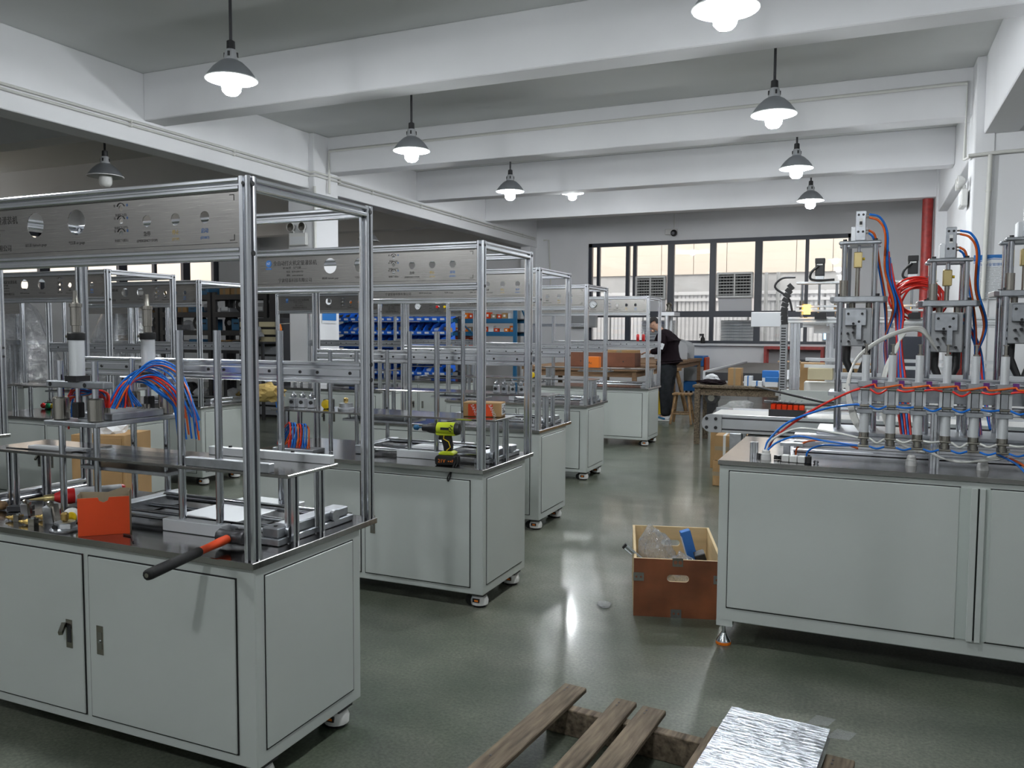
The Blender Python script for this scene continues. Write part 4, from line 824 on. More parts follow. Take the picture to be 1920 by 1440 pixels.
t = thing('steel_flange', 'ribbed round silver flange with brass stem on the second machine shelf', 'flange', L2(.50, .33, 1.0125)); MB().lathe([(.05, 0), (.05, .012), (.042, .014), (.042, .04), (.0, .042)], n=20).build('disc', M['mill'], t); MB().lathe([(.009, .042), (.014, .05), (.014, .07), (.006, .075)], n=10).build('stem', M['brass'], t)
# ---------------------------------------------------------------- crate with odds and ends
t = thing('wooden_crate', 'open brown plywood crate with hand holes on the floor beside the right cabinet', 'crate', (-1.09, 4.135, 0), .272)
cw, cdp, ch, th = .46, .75, .31, .014
def wall_hole(y, mname, mm):
    b = holed_panel(0, cw, .0, ch, [(cw/2-.075, cw/2+.075, [(ch-.15, ch-.05, cw/2, ch-.10, .024)])], y, th)
    sc = Matrix.Translation((cw/2, 0, 0))
    o = link(mname, b.mesh(mname, mm), t); return o
def slot_wall(y0, y1, m, name):
    b = MB(); zc = ch-.10; hw, r = .038, .019
    b.box(0, cw, y0, y1, 0, zc-r); b.box(0, cw, y0, y1, zc+r, ch); b.box(0, cw/2-hw-r, y0, y1, zc-r, zc+r); b.box(cw/2+hw+r, cw, y0, y1, zc-r, zc+r)
    for s in (-1, 1):
        for v in (-1, 1):
            pts = [(cw/2+s*(hw+r), zc+v*r)]+[(cw/2+s*(hw+r*math.sin(a)), zc+v*r*math.cos(a)) for a in [i*PI/12 for i in range(7)]]
            b.prism(pts, 'Y', y0, y1)
    b.build(name, M[m], t)
slot_wall(0, .004, 'plywood_film', 'outer_face'); slot_wall(.004, th, 'plywood', 'front_board'); slot_wall(cdp-th, cdp, 'plywood', 'back_board')
for x in (0, cw-th): MB().box(x, x+th, th, cdp-th, 0, ch).build('side_board', M['plywood'], t)
MB().box(th, cw-th, th, cdp-th, 0, .012).build('bottom_board', M['plywood'], t)
for x, z in ((-.002, .19), (cw-.048, .19), (cw/2-.03, ch-.036), (cw/2-.035, .0)):
    b = MB().box(x, x+.055, -.002, 0, z, z+.045).build('steel_clip', M['steel'], t)
    for k in (0, 1): MB().cyl((x+.016+.024*k, -.0028, z+.022), (x+.016+.024*k, -.0015, z+.022), .006 if z < .2 else .010, n=10).build('hole', M['wood_brown'], b)
CR = t.matrix_basis.copy() if False else Matrix.Translation((-1.09, 4.135, 0)) @ Matrix.Rotation(.272, 4, 'Z')
def inc(x, y, z): return CR @ Vector((x, y, z))
t = thing('blue_box', 'blue cardboard sleeve box sticking up out of the crate', 'box', inc(.335, .36, .02), .272+.15); MB().cbox((0, 0, .19), (.055, .05, .36), ry=-.28).build('sleeve', M['ink_blue'], t, bevel=.002); MB().cbox((-.043, -.0, .24), (.004, .04, .18), ry=-.28).build('label', M['paper'], t)
t = thing('black_box', 'black box leaning at the right inside the crate', 'box', inc(.40, .30, .02), .272); MB().cbox((0, 0, .13), (.06, .10, .26), ry=-.3).build('case', M['black'], t, bevel=.004); MB().cbox((0, -.051, .13), (.05, .002, .2), ry=-.3).build('face', M['rubber'], t)
t = thing('profile_bar', 'aluminium extrusion poking out over the left rim of the crate', 'bar', inc(0, 0, 0), .272)
MB().prof((-.045, .09, .345), (.30, .14, .05), .025, .025).build('extrusion', M['alu'], t); MB().cbox((-.05, .09, .35), (.012, .028, .028), ry=.7).build('end_cap', M['black'], t)
def crumple(name, lab, cat, c, sc, m, seed, n=3, parent=None, amp=.28, lo=None):
    import bmesh
    bm = bmesh.new(); bmesh.ops.create_icosphere(bm, subdivisions=n, radius=1); r = random.Random(seed)
    from mathutils import noise as nz
    for v in bm.verts:
        p = v.co.copy(); q = nz.noise(p*2.1+Vector((seed*3.1, 0, 0)))*amp*1.6+nz.noise(p*5+Vector((0, seed, 0)))*amp*.8
        v.co = p*(1+q)
        if lo is not None and v.co.z < lo: v.co.z = lo
        v.co = Vector((v.co.x*sc[0], v.co.y*sc[1], v.co.z*sc[2]))
    me = bpy.data.meshes.new(name); bm.to_mesh(me); bm.free(); me.materials.append(M[m])
    o = link(name, me, parent); o.location = c
    if lab: tag(o, lab, cat)
    return o
crumple('plastic_bag', 'crumpled clear plastic bag rising at the left inside the crate', 'bag', inc(.12, .33, .22), (.10, .12, .17), 'film', 3)
crumple('plastic_bag', 'crumpled clear plastic wrap in the middle of the crate', 'bag', inc(.27, .22, .18), (.10, .09, .10), 'film', 5)
crumple('plastic_scrap', 'scrap of clear plastic on the floor left of the crate', 'scrap', (-1.28, 4.22, .012), (.04, .05, .012), 'film', 8, 2)
# ---------------------------------------------------------------- pallet and wrapped plates in the foreground
PM = Matrix.Translation((-1.05, 2.95, 0)) @ Matrix.Rotation(-.10, 4, 'Z')
t = thing('wooden_pallet', 'weathered wooden pallet with widely spaced boards in the foreground', 'pallet', (-1.05, 2.95, 0), -.10)
for i, (x, w, y0) in enumerate(((0, .095, 0.0), (.225, .083, -.02), (.335, .09, -.03), (.60, .09, -.06), (.79, .10, -.05), (.98, .09, -.06))):
    o = MB().box(0, w, -1.25, 0, 0, .02).build('board', M['wood_old'], t, bevel=.003); o.location = (x, y0, .10); o.rotation_euler[2] = (.0, .02, .015, .0, .01, 0)[i]
    for yy in (-.035, -.06, -.62): MB().cyl((w*.3, yy, .0202), (w*.3, yy, .0215), .004, n=6).build('nail', M['dark_metal'], o); 
for y in (-.12, -.66, -1.2): MB().box(-.0, 1.12, y-.045, y+.0, .0, .10).build('stringer', M['wood_old'], t, bevel=.003)
t = thing('wrapped_plate', 'flat metal plate bundle wrapped in shiny clear film on the pallet', 'plate', (-.40, 2.92, .1215), -.10)
MB().box(0, .325, -1.0, 0, 0, .032).build('plates', M['steel'], t, bevel=.003)
import bmesh as _bm
def film_sheet(x0, x1, y0, y1, z, nx, ny, amp, seed):
    from mathutils import noise as nz
    vs = [(x0+(x1-x0)*i/nx, y0+(y1-y0)*j/ny, z+amp*nz.noise(Vector((i*.35+seed, j*.9, 0)))) for j in range(ny+1) for i in range(nx+1)]
    return MB().add(vs, [(j*(nx+1)+i, j*(nx+1)+i+1, (j+1)*(nx+1)+i+1, (j+1)*(nx+1)+i) for j in range(ny) for i in range(nx)], True)
film_sheet(-.004, .329, -1.0, .004, .0375, 20, 50, .004, 1).build('film', M['film_silver'], t)
MB().box(-.005, -.003, -1, .0, 0, .036).box(.328, .33, -1, 0, 0, .036).box(0, .325, .003, .005, 0, .036).build('film_edge', M['film'], t)
for k, (x, y) in enumerate(((.25, .01), (.325, -.06))):
    MB().add([(x, y, .036), (x+.07, y+.01, .038), (x+.09, y+.05, .05), (x+.03, y+.03, .06)], [(0, 1, 2, 3)]).build('film_tail', M['film'], t)
# ---------------------------------------------------------------- conveyor behind the right machine
t = thing('conveyor', 'aluminium belt conveyor with rounded grey end plate, behind the right cabinet', 'conveyor', (-1.17, 6.42, 0))
CL = 2.6
MB().prism([(.07, .725), (.04, .735), (.015, .76), (.005, .797), (.015, .832), (.04, .858), (.07, .868), (.16, .868), (.16, .725)], 'Y', -.012, 0).build('end_plate', M['grey_plastic'], t, bevel=.002)
for x in (.045, .115):
    for z in (.763, .832): MB().cyl((x, -.016, z), (x, -.011, z), .013, n=12).build('end_bolt', M['black'], t)
b = MB().box(.16, CL, 0, .02, .725, .868); b.build('side_beam', M['alu'], t, bevel=.002)
for z in (.752, .838):
    MB().box(.16, CL, -.002, .001, z-.006, z+.006).build('slot', M['dark_metal'], t)
MB().box(.16, CL, .58, .6, .725, .868).build('side_beam', M['alu'], t); MB().box(.02, .16, .58, .61, .725, .868).build('end_plate', M['grey_plastic'], t)
MB().box(.06, CL, .02, .58, .845, .853).build('belt', M['white_plastic'], t); MB().cyl((.055, .02, .797), (.055, .58, .797), .052, n=16).build('roller', M['chrome'], t)
for x in (.32, 2.3):
    for y in (.06, .54): MB().prof((x, y, 0), (x, y, .725)).build('leg', M['alu'], t)
MB().box(.35, .95, .0, .25, .56, .715).build('motor_box', M['black'], t, bevel=.005); MB().box(.22, .31, -.005, .12, .53, .725).build('motor_mount', M['mill'], t, bevel=.004); MB().cyl((.265, .02, .725), (.265, .02, .745), .018).build('mount_knob', M['black'], t)
t = thing('guide_bars', 'pair of dark steel guide bars spread over the conveyor belt', 'guide rail', (0, 0, 0)); 
MB().tube([(-.72, 6.62, .965), (-.45, 6.66, .95), (.5, 6.7, .945)], .011, 8).build('bar', M['dark_metal'], t); MB().tube([(-.95, 8.0, .99), (-.30, 7.0, .945), (.5, 7.0, .945)], .011, 8).build('bar', M['black'], t)
for x in (.1, .45):
    for y in (6.7, 7.0): MB().cyl((x, y, .853), (x, y, .95), .009).build('stand', M['mill'], t)
t = thing('vial_tray', 'black tray of amber filled clear lighters on the conveyor', 'tray', (-.68, 6.58, .853)); MB().box(0, .27, 0, .14, 0, .055).build('tray', M['black'], t)
for i in range(6):
    for j in range(2):
        v = MB().box(.012+i*.042, .048+i*.042, .02+j*.06, .06+j*.06, .03, .10).build('lighter_body', M['amber_liquid'], t); MB().box(.014+i*.042, .046+i*.042, .022+j*.06, .058+j*.06, .03, .09).build('fuel', M['orange'], v)
        MB().cbox((.022+i*.042, .04+j*.06, .112), (.008, .02, .03), ry=.4).build('hood', M['acrylic'], v)
# cartons below the conveyor
for k, (z, x, lab) in enumerate(((0, -1.345, 'lower brown carton of the pair under the conveyor'), (.252, -1.33, 'upper brown carton of the pair under the conveyor, with a white strap'))):
    t = thing('carton', lab, 'carton', (x, 8.05, z), .02, 'cartons under the conveyor'); MB().box(0, .5, 0, .45, 0, .248).build('box', M['card'], t, bevel=.004); MB().box(.0, .5, -.002, 0, .1, .14).build('tape', M['card_in'], t)
    if k: MB().box(.08, .105, -.003, .453, 0, .2495).build('strap', M['white_plastic'], t)
# ---------------------------------------------------------------- gantry machine in the middle distance
G = thing('gantry_machine', 'white aluminium gantry machine with black motors and cable chain, behind the towers', 'machine', (-.74, 8.0, 0))
MB().box(0, 2.1, 0, .75, .72, .86).build('base_box', M['white_plastic'], G, bevel=.005)
MB().box(.02, .92, -.01, .0, .80, .97).build('front_plate', M['paint'], G, bevel=.003)
for x in (.25, .52, .8): MB().cyl((x, -.012, .90), (x, -.009, .90), .006).build('screw', M['black'], G)
for x in (.05, 2.0):
    for y in (.06, .68): MB().prof((x, y, 0), (x, y, .72), .045, .045).build('leg', M['alu'], G)
for x, y in ((.13, .06), (.88, .06), (1.85, .06), (.42, .62), (1.3, .62)): MB().prof((x, y, .86), (x, y, 1.60), .09, .045).build('column', M['alu'], G)
MB().prof((.04, .04, 1.62), (1.95, .04, 1.62), .05, .05).build('top_beam', M['alu_white'], G); MB().prof((.04, .64, 1.60), (1.95, .64, 1.60), .08, .08).build('top_beam', M['alu_white'], G)
MB().box(-.28, .05, .10, .18, 1.56, 1.70).build('side_beam', M['alu_white'], G, bevel=.003)
d = MB().box(.0, .065, -.005, .055, .90, 1.58).build('cable_duct', M['grey_plastic'], G)
for i in range(26): MB().box(.010, .05, -.0075, -.004, .915+i*.025, .926+i*.025).build('duct_slot', M['black'], d)
pts = [(.035, .02, 1.60), (.03, .02, 1.72), (.05, .02, 1.85), (.10, .02, 1.97)]
for i in range(9):
    p = bez(pts, 3)[i]; MB().cbox(p, (.06, .05, .04), ry=.12*i-.1).build('chain_link', M['black'], G)
def head(x):
    for dx in (-.15, .15):
        MB().cyl((x+dx, .06, 1.55 if dx < 0 else 1.36), (x+dx, .06, 1.96), .012, n=10).build('guide_rod', M['chrome'], G); MB().cyl((x+dx, .06, 1.70), (x+dx, .06, 1.80), .022, n=12).build('bearing', M['nickel'], G)
    for z in (1.955, 1.74, 1.70): MB().box(x-.2, x+.2, .0, .12, z, z+.018).build('head_plate', M['alu_white'], G, bevel=.002)
    MB().cyl((x, .06, 1.66), (x, .06, 1.97), .011, n=10).build('screw_rod', M['chrome'], G)
    MB().cbox((x, .06, 2.0), (.07, .07, .06)).build('coupling', M['alu_white'], G); m_ = MB().cbox((x, .06, 2.085), (.08, .08, .12)).build('motor', M['black'], G, bevel=.006); MB().cbox((x, .06, 2.165), (.085, .085, .05)).build('motor_cap', M['black'], m_, bevel=.004); MB().cbox((x, .015, 2.13), (.05, .006, .012)).build('plug', M['white_plastic'], m_)
    MB().tube(bez([(x-.01, .012, 2.12), (x-.07, .0, 2.06), (x-.075, .0, 2.0), (x, .0, 1.985), (x+.13, .0, 1.99)], 5), .012, 6).build('motor_cable', M['black'], G)
    a = MB().cbox((x-.10, .0, 1.72), (.06, .05, .09)).build('indicator', M['amber'], G); MB().cbox((x+.02, -.01, 1.66), (.1, .06, .06)).build('sensor_block', M['black'], G)
head(.33); head(1.10)
MB().tube(bez([(.12, .03, 2.02), (-.0, .03, 2.01), (-.06, .03, 1.93), (.06, .03, 1.83), (.1, .03, 1.7)], 6), .01, 6).build('cable', M['dark_metal'], G)
MB().box(.28, .42, .25, .33, 1.50, 1.57).build('rail_block', M['alu_white'], G); s = MB().box(.33, .52, .85, .92, 1.42, 1.53).build('control_box', M['white_plastic'], G); MB().box(.345, .46, .845, .85, 1.44, 1.51).build('screen', M['screen'], s); MB().cyl((.50, .85, 1.50), (.50, .83, 1.50), .014).build('pilot_light', M['amber'], s)
t2 = MB().box(.20, 1.05, .35, .55, .86, 1.03).build('drive_cover', M['white_plastic'], G, bevel=.004); text('maker_name', 'TAIYU', .05, M['ink'], t2, (.50, .348, .95), xs=1.4)
MB().box(.24, .46, .20, .36, 1.06, 1.17).build('terminal_box', M['cream_plastic'], G, bevel=.004); MB().box(.2, 1.8, .30, .36, 1.17, 1.20).build('slide_rail', M['alu_white'], G); MB().box(.2, 1.8, .45, .5, 1.23, 1.26).build('slide_rail', M['alu_white'], G)
t = thing('carton', 'open brown carton with raised flaps behind the gantry columns', 'carton', (-.66, 9.5, .85), .05); MB().box(0, .75, 0, .4, 0, .32).build('box', M['card'], t); MB().cbox((.88, .2, .30), (.33, .38, .006), ry=.35).build('flap', M['card'], t); MB().cbox((-.12, .2, .33), (.24, .38, .006), ry=.0).build('flap', M['card'], t)
t = thing('side_table', 'grey table carrying the open carton behind the gantry', 'table', (-.9, 9.35, 0)); MB().box(0, 1.7, 0, .7, .81, .85).build('table_top', M['grey_plastic'], t)
for x in (.05, 1.65):
    for y in (.05, .65): MB().prof((x, y, 0), (x, y, .81)).build('leg', M['alu'], t)
t = thing('black_screen', 'dark upright panel behind the gantry machine', 'panel', (-.35, 9.75, .85)); MB().box(.5, 1.05, .2, .24, .03, .62).build('panel', M['frame'], t, bevel=.004); MB().box(.55, 1.0, .15, .3, 0, .03).build('foot', M['black'], t)
# ---------------------------------------------------------------- right hand bench with boxes
def bench(name, lab, x0, x1, y0, y1, z, m, th=.05, legs=True):
    t = thing(name, lab, 'bench', (x0, y0, 0)); w, d = x1-x0, y1-y0
    n = max(2, int(d/.2)); 
    for i in range(n): MB().box(0, w, d*i/n+.003, d*(i+1)/n-.003, z-th, z).build('plank', M[m], t, bevel=.003)
    for x in (.06, w-.06):
        for y in (.06, d-.06): MB().cbox((x, y, (z-th)/2), (.07, .07, z-th)).build('leg', M[m], t)
    MB().box(.03, w-.03, .05, .08, z-th-.1, z-th).build('apron', M[m], t); MB().box(w-.08, w-.05, .03, d-.03, z-th-.1, z-th).build('apron', M[m], t)
    return t
bench('workbench', 'dark topped bench carrying small blue and white boxes', -2.12, -.6, 10.95, 11.7, .8, 'wood_old', .035)
def carton(x, y, z, w, d, h, m, lab, rz=0, top=None, name='box'):
    t = thing(name, lab, 'box', (x, y, z), rz); MB().box(0, w, 0, d, 0, h).build('carton', M[m], t, bevel=.003)
    if top: MB().box(-.001, w+.001, -.001, d+.001, h*.55, h+.001).build('lid', M[top], t)
    else: MB().box(w*.42, w*.58, -.0015, d+.0015, -.0, h+.0015).build('tape', M['card_in' if m == 'card' else 'blue_box'], t)
    return t
carton(-1.68, 11.1, .8, .17, .2, .23, 'card', 'tall brown carton on the dark topped bench', 0)
carton(-1.47, 11.1, .8, .10, .15, .13, 'paper', 'small white box with blue tape next to the tall carton'); carton(-1.36, 11.02, .8, .13, .12, .07, 'paper', 'low white box with blue tape in front on the dark bench')
carton(-1.25, 11.2, .8, .22, .2, .20, 'paper', 'blue lidded white box, larger one at the back of the dark bench', 0, 'blue_box'); carton(-1.19, 11.0, .8, .16, .15, .12, 'paper', 'blue lidded white box, smaller one in front on the dark bench', 0, 'blue_box')
t = thing('white_carton', 'white carton with its flap open at the right end of the bench', 'box', (-.99, 11.05, .8), .1); MB().box(0, .25, 0, .22, 0, .13).build('carton', M['paper'], t); MB().cbox((.10, -.02, .17), (.26, .16, .004), rx=.8, ry=-.2).build('flap', M['paper'], t)
crumple('black_jacket', 'black bag with orange trim lying on the left end of the dark bench', 'bag', (-1.90, 11.2, .83), (.19, .12, .04), 'cloth_black', 11, 3, lo=-.7); crumple('white_cloth', 'white cloth bundle on the left end of the dark bench', 'cloth', (-1.95, 11.45, .86), (.10, .09, .07), 'paper', 12, 3, lo=-.8)
t = thing('motor', 'black motor with round silver face under the dark bench', 'motor', (-1.88, 11.02, .45)); MB().cyl((0, 0, .18), (0, .22, .18), .085, n=18).build('housing', M['black'], t); MB().cyl((0, -.004, .18), (0, .0, .18), .045, n=16).build('face', M['nickel'], t); MB().box(-.06, .06, .02, .2, -.05, .12).build('mount', M['black'], t); MB().cyl((.0, .1, -.45), (0, .1, -.05), .012).build('stem', M['black'], t)
MB().box(-.1, .1, .05, .2, .24, .30).build('bracket', M['black'], t)
carton(-1.55, 9.1, 0, .55, .4, .52, 'card', 'brown carton with plastic bag standing before the dark bench', .1); crumple('plastic_bag', 'clear plastic bag bulging out of the carton before the dark bench', 'bag', (-1.28, 9.2, .62), (.2, .2, .14), 'film', 15)
t = thing('tool_rack', 'red steel tool rack by the back wall under the window', 'rack', (-2.2, 19.9, 0))
for x in (0, 1.25):
    for y in (0, .4): MB().box(x, x+.07, y, y+.07, 0, 1.18).build('post', M['red_paint'], t)
for z in (.3, .68, 1.12): MB().box(0, 1.32, -.01, .48, z, z+.07).build('shelf', M['red_paint'], t)
MB().box(.07, 1.25, .42, .44, .75, 1.12).build('mesh_back', M['grey_plastic'], t); MB().cbox((.8, .2, .83), (.4, .25, .12)).build('tray', M['dark_metal'], t)
t = thing('roller_table', 'grey roller table with dark belt sloping toward the back wall', 'table', (-2.35, 13.2, 0)); MB().box(0, 1.2, 0, 5.0, .80, .86).build('belt', M['shelf'], t); MB().box(-.04, 0, 0, 5, .76, .89).build('side_frame', M['alu_white'], t); MB().box(1.2, 1.24, 0, 5, .76, .89).build('side_frame', M['alu_white'], t)
MB().box(0, 1.2, -.02, 0, .74, .87).build('end_plate', M['dark_metal'], t)
for x in (.05, 1.15):
    for y in (.1, 4.9): MB().prof((x, y, 0), (x, y, .8)).build('leg', M['alu'], t)
# ---------------------------------------------------------------- benches, person, stool
bench('workbench', 'rough wooden workbench in front of the bending person', -5.6, -3.5, 13.3, 15.2, .90, 'wood_bench', .06)
bench('workbench', 'rough wooden workbench running on toward the back window', -4.7, -3.45, 15.3, 18.9, .92, 'wood_bench', .06)
t = thing('brown_tray', 'long brown wooden box on the bench before the person', 'box', (-4.85, 13.45, .90), .06)
MB().box(0, 1.25, 0, .02, 0, .24).build('front_board', M['wood_brown'], t); MB().box(0, 1.25, .5, .52, 0, .24).build('back_board', M['wood_brown'], t); MB().box(0, .02, .02, .5, 0, .24).box(1.23, 1.25, .02, .5, 0, .24).build('end_board', M['wood_brown'], t); MB().box(0, 1.25, 0, .52, 0, .015).build('bottom', M['wood_brown'], t)
for x in (.3, .7, 1.05): MB().cyl((x, -.003, .1), (x, 0, .1), .012).build('bolt', M['black'], t)
carton(-4.35, 14.1, .90, .6, .4, .28, 'card', 'open brown carton the person reaches toward', .05)
t = thing('bench_drill', 'small bench drill press on the workbench', 'drill press', (-4.75, 14.3, .90)); MB().box(-.12, .12, -.1, .14, 0, .03).build('base', M['dark_metal'], t); MB().cyl((0, .08, .03), (0, .08, .42), .022).build('column', M['chrome'], t); MB().cbox((.0, .0, .40), (.13, .26, .10)).build('head', M['grey_plastic'], t, bevel=.01); MB().cyl((0, -.07, .22), (0, -.07, .36), .018).build('spindle', M['nickel'], t); MB().cyl((.06, 0, .4), (.2, -.02, .38), .008).build('lever', M['black'], t)
for k, (x, lab) in enumerate(((-2.925, 'left of the two red squeeze bottles on the far machine beam'), (-2.845, 'right of the two red squeeze bottles on the far machine beam'))):
    t = thing('squeeze_bottle', lab, 'bottle', (x, 11.125, 1.3785), 0, 'red squeeze bottles'); MB().lathe([(.018, 0), (.021, .004), (.021, .085), (.012, .098)], n=12).build('body', M['red'], t); MB().lathe([(.009, .098), (.008, .104), (.003, .145)], n=10).build('nozzle', M['white_plastic'], t)
t = thing('spray_bottle', 'small dark spray bottle on the window ledge', 'bottle', (-3.72, YB-.08, WZ0)); MB().lathe([(.05, 0), (.055, .01), (.055, .12), (.03, .16), (.025, .19)], n=12).build('body', M['black'], t); MB().cbox((-.03, 0, .215), (.11, .04, .05)).build('trigger_head', M['black'], t); MB().cbox((-.07, 0, .17), (.012, .02, .07), ry=.4).build('trigger', M['black'], t)
struct(MB().box(WX0-.05, WX1+.05, YB-.16, YB+.02, WZ0-.05, WZ0).build('trim_1', M['wall']), 'window ledge')
t = thing('press_machine', 'grey bench machine with curved side cheeks at the far end of the bench', 'machine', (-4.25, 17.6, .92))
for y in (0, .75): MB().prism([(0, 0), (.72, 0), (.72, .28), (.66, .36), (.30, .48), (0, .52)], 'Y', y, y+.03).build('side_cheek', M['grey_plastic'], t, bevel=.006)
MB().box(0, .6, .03, .75, 0, .12).build('bed', M['grey_plastic'], t); 
for y in (.15, .6): MB().cyl((.22, y, .1), (.22, y, 1.0), .045).build('column', M['alu_white'], t)
MB().box(.1, .4, .1, .68, .95, 1.03).build('top_bridge', M['alu_white'], t); MB().lathe([(.05, 1.03), (.07, 1.06), (.04, 1.14), (.07, 1.2), (.03, 1.24)], (.22, .38, 0), 12).build('knob', M['nickel'], t)
t = thing('tool_cart', 'blue and orange tool cart behind the workbench', 'cart', (-3.95, 19.3, 0)); MB().box(0, .45, 0, .7, .12, .35).build('lower_drawer', M['blue_box'], t, bevel=.01); MB().box(0, .45, 0, .7, .36, .7).build('middle_drawer', M['grey_plastic'], t, bevel=.01); MB().box(0, .45, 0, .7, .71, .95).build('upper_drawer', M['blue_box'], t, bevel=.01); MB().box(.45, .5, .1, .6, .4, .92).build('side_pouch', M['orange_card'], t, bevel=.02)
for x in (.06, .4):
    for y in (.06, .64): MB().cyl((x-.02, y, .06), (x+.02, y, .06), .06).build('wheel', M['rubber'], t)
t = thing('yellow_crate', 'yellow plastic crate beside the person and the last machine', 'crate', (-3.78, 15.35-.9, 0)); 
MB().box(0, .4, 0, .02, 0, .42).build('front_wall', M['yellow'], t); MB().box(0, .4, .38, .4, 0, .42).build('back_wall', M['yellow'], t); MB().box(0, .02, .02, .38, 0, .42).box(.38, .4, .02, .38, 0, .42).build('end_wall', M['yellow'], t); MB().box(0, .4, 0, .4, 0, .02).build('base', M['yellow'], t)
for i in range(4): MB().box(.04+i*.1, .06+i*.1, -.02, 0, 0, .42).build('rib', M['yellow'], t)
# stool
t = thing('wooden_stool', 'worn four legged wooden stool behind the person', 'stool', (-2.755, 13.42, 0), .06)
for i in (0, 1): MB().box(-.155, .155, -.13+i*.131, -.001+i*.131, .475, .505).build('seat_board', M['wood_stool'], t, bevel=.004)
def leg(p, q, r, n): return MB().tube([p, q], r, 4).build(n, M['wood_stool'], t)
for sx in (-1, 1):
    for sy in (-1, 1): leg((sx*.105, sy*.085, .475), (sx*.17, sy*.19, 0), .025, 'leg')
for z, k in ((.17, 1), (.22, 0)):
    for s in (-1, 1):
        f = .105+(.17-.105)*(1-z/.475); g = .085+(.19-.085)*(1-z/.475)
        leg((-f, s*g, z), (f, s*g, z), .015, 'stretcher') if k else leg((s*f, -g, z), (s*f, g, z), .015, 'stretcher')
t = thing('leaning_planks', 'wooden trestle legs and planks leaning against the workbench edge', 'trestle', (-3.3, 15.0, 0))
MB().tube([(-.02, -.1, .02), (-.1, .6, .93)], .05, 4).build('plank', M['wood_bench'], t); MB().tube([(-.05, .5, 0), (-.03, .3, .8)], .045, 4).build('plank', M['wood_stool'], t); MB().tube([(.18, .55, 0), (.02, .35, .8)], .045, 4).build('plank', M['wood_stool'], t); MB().box(-.1, .1, .25, .45, .78, .83).build('cap_board', M['wood_stool'], t)
# person: skinned skeleton
def skin(name, verts, edges, radii, mt, parent, root=0, sub=2):
    me = bpy.data.meshes.new(name); me.from_pydata([tuple(v) for v in verts], edges, []); o = bpy.data.objects.new(name, me); COL.objects.link(o)
    m1 = o.modifiers.new('s', 'SKIN'); m1.use_smooth_shade = True; sv = me.skin_vertices[0].data
    for i, r in enumerate(radii): sv[i].radius = (r, r) if not isinstance(r, tuple) else r; sv[i].use_root = (i == root)
    m2 = o.modifiers.new('u', 'SUBSURF'); m2.levels = sub; m2.render_levels = sub
    nm = bpy.data.meshes.new_from_object(o.evaluated_get(bpy.context.evaluated_depsgraph_get())); bpy.data.objects.remove(o); bpy.data.meshes.remove(me)
    nm.materials.clear(); nm.materials.append(M[mt]); nm.polygons.foreach_set('use_smooth', [True]*len(nm.polygons)); nm.name = name
    return link(name, nm, parent)
P = thing('person', 'person in dark sweater and grey trousers bending over the workbench', 'person', (-3.08, 13.75, 0), -.1)
HD = Vector((-.27, 0, 1.63))
def hand(s, wr):
    """palm and five bent fingers, reaching -X"""
    vs = []; es = []; rs = []
    vs += [wr, wr+Vector((-.045, 0, -.005)), wr+Vector((-.085, 0, -.012))]; es += [(0, 1), (1, 2)]; rs += [(.026, .022), (.036, .018), (.036, .016)]
    return vs, es, rs
V_ = []; E_ = []; R_ = []
def add(p, r, prev=None):
    V_.append(Vector(p)); R_.append(r); i = len(V_)-1
    if prev is not None: E_.append((prev, i))
    return i
pel = add((0, 0, .98), .09); sp = add((-.0, 0, 1.14), .09, pel); ch = add((-.03, 0, 1.32), .10, sp); up_ = add((-.07, 0, 1.45), .075, ch)
nk = add((-.15, 0, 1.55), .052, up_); hb = add((-.215, 0, 1.60), .07, nk); hc = add((-.265, 0, 1.635), (.083, .098), hb); ht = add((-.31, 0, 1.675), (.07, .075), hc)
hands = []
for s in (-1, 1):
    sh = add((-.05, s*.17, 1.42), .05, up_); el = add((-.03 if s < 0 else -.08, s*.25, 1.20), .04, sh); wr = add((-.27, s*.17, 1.17), .028, el)
    hands.append((s, Vector((-.27, s*.17, 1.17)), wr))
    hp = add((.0, s*.095, .88), .07, pel); kn = add((-.02+(.02 if s < 0 else -.04), s*.12, .50), .058, hp); an = add((.02+(.0 if s < 0 else -.06), s*.13, .09), .042, kn); add((-.10+(.0 if s < 0 else -.06), s*.14, .05), .04, an)
for s, w0, wi in hands:
    p1 = add(w0+Vector((-.05, 0, -.008)), (.036, .018), wi); p2 = add(w0+Vector((-.088, 0, -.016)), (.036, .015), p1)
    for k, (dy, ln) in enumerate(((-.030, .06), (-.010, .075), (.010, .07), (.029, .055))):
        a1 = add(w0+Vector((-.10, dy, -.018)), .0095, p2); a2 = add(w0+Vector((-.10-ln*.5, dy*1.1, -.03)), .0085, a1); add(w0+Vector((-.10-ln*.85, dy*1.1, -.055)), .0075, a2)
    t1 = add(w0+Vector((-.055, -s*.045, -.012)), .010, p1); add(w0+Vector((-.09, -s*.06, -.03)), .0085, t1)
body = skin('body', V_, E_, R_, 'skin', P, 0, 2)
sw = [(.02, 0, .93), (.02, 0, 1.02), (0, 0, 1.16), (-.03, 0, 1.33), (-.06, 0, 1.47), (-.115, 0, 1.525)]
ws = [Vector(p) for p in sw]; we = [(i, i+1) for i in range(5)]; wr_ = [.185, .19, .185, .20, .155, .075]
for s in (-1, 1):
    i = len(ws); ws += [Vector((-.05, s*.185, 1.44)), Vector((-.03 if s < 0 else -.08, s*.255, 1.20)), Vector((-.14 if s < 0 else -.16, s*.215, 1.185)), Vector((-.25, s*.178, 1.172))]; we += [(4, i), (i, i+1), (i+1, i+2), (i+2, i+3)]; wr_ += [.10, .078, .062, .045]
skin('sweater', ws, we, wr_, 'cloth_black', P, 2, 2)
ts = [Vector((0, 0, 1.02)), Vector((0, 0, .92))]; te = [(0, 1)]; tr = [.17, .175]
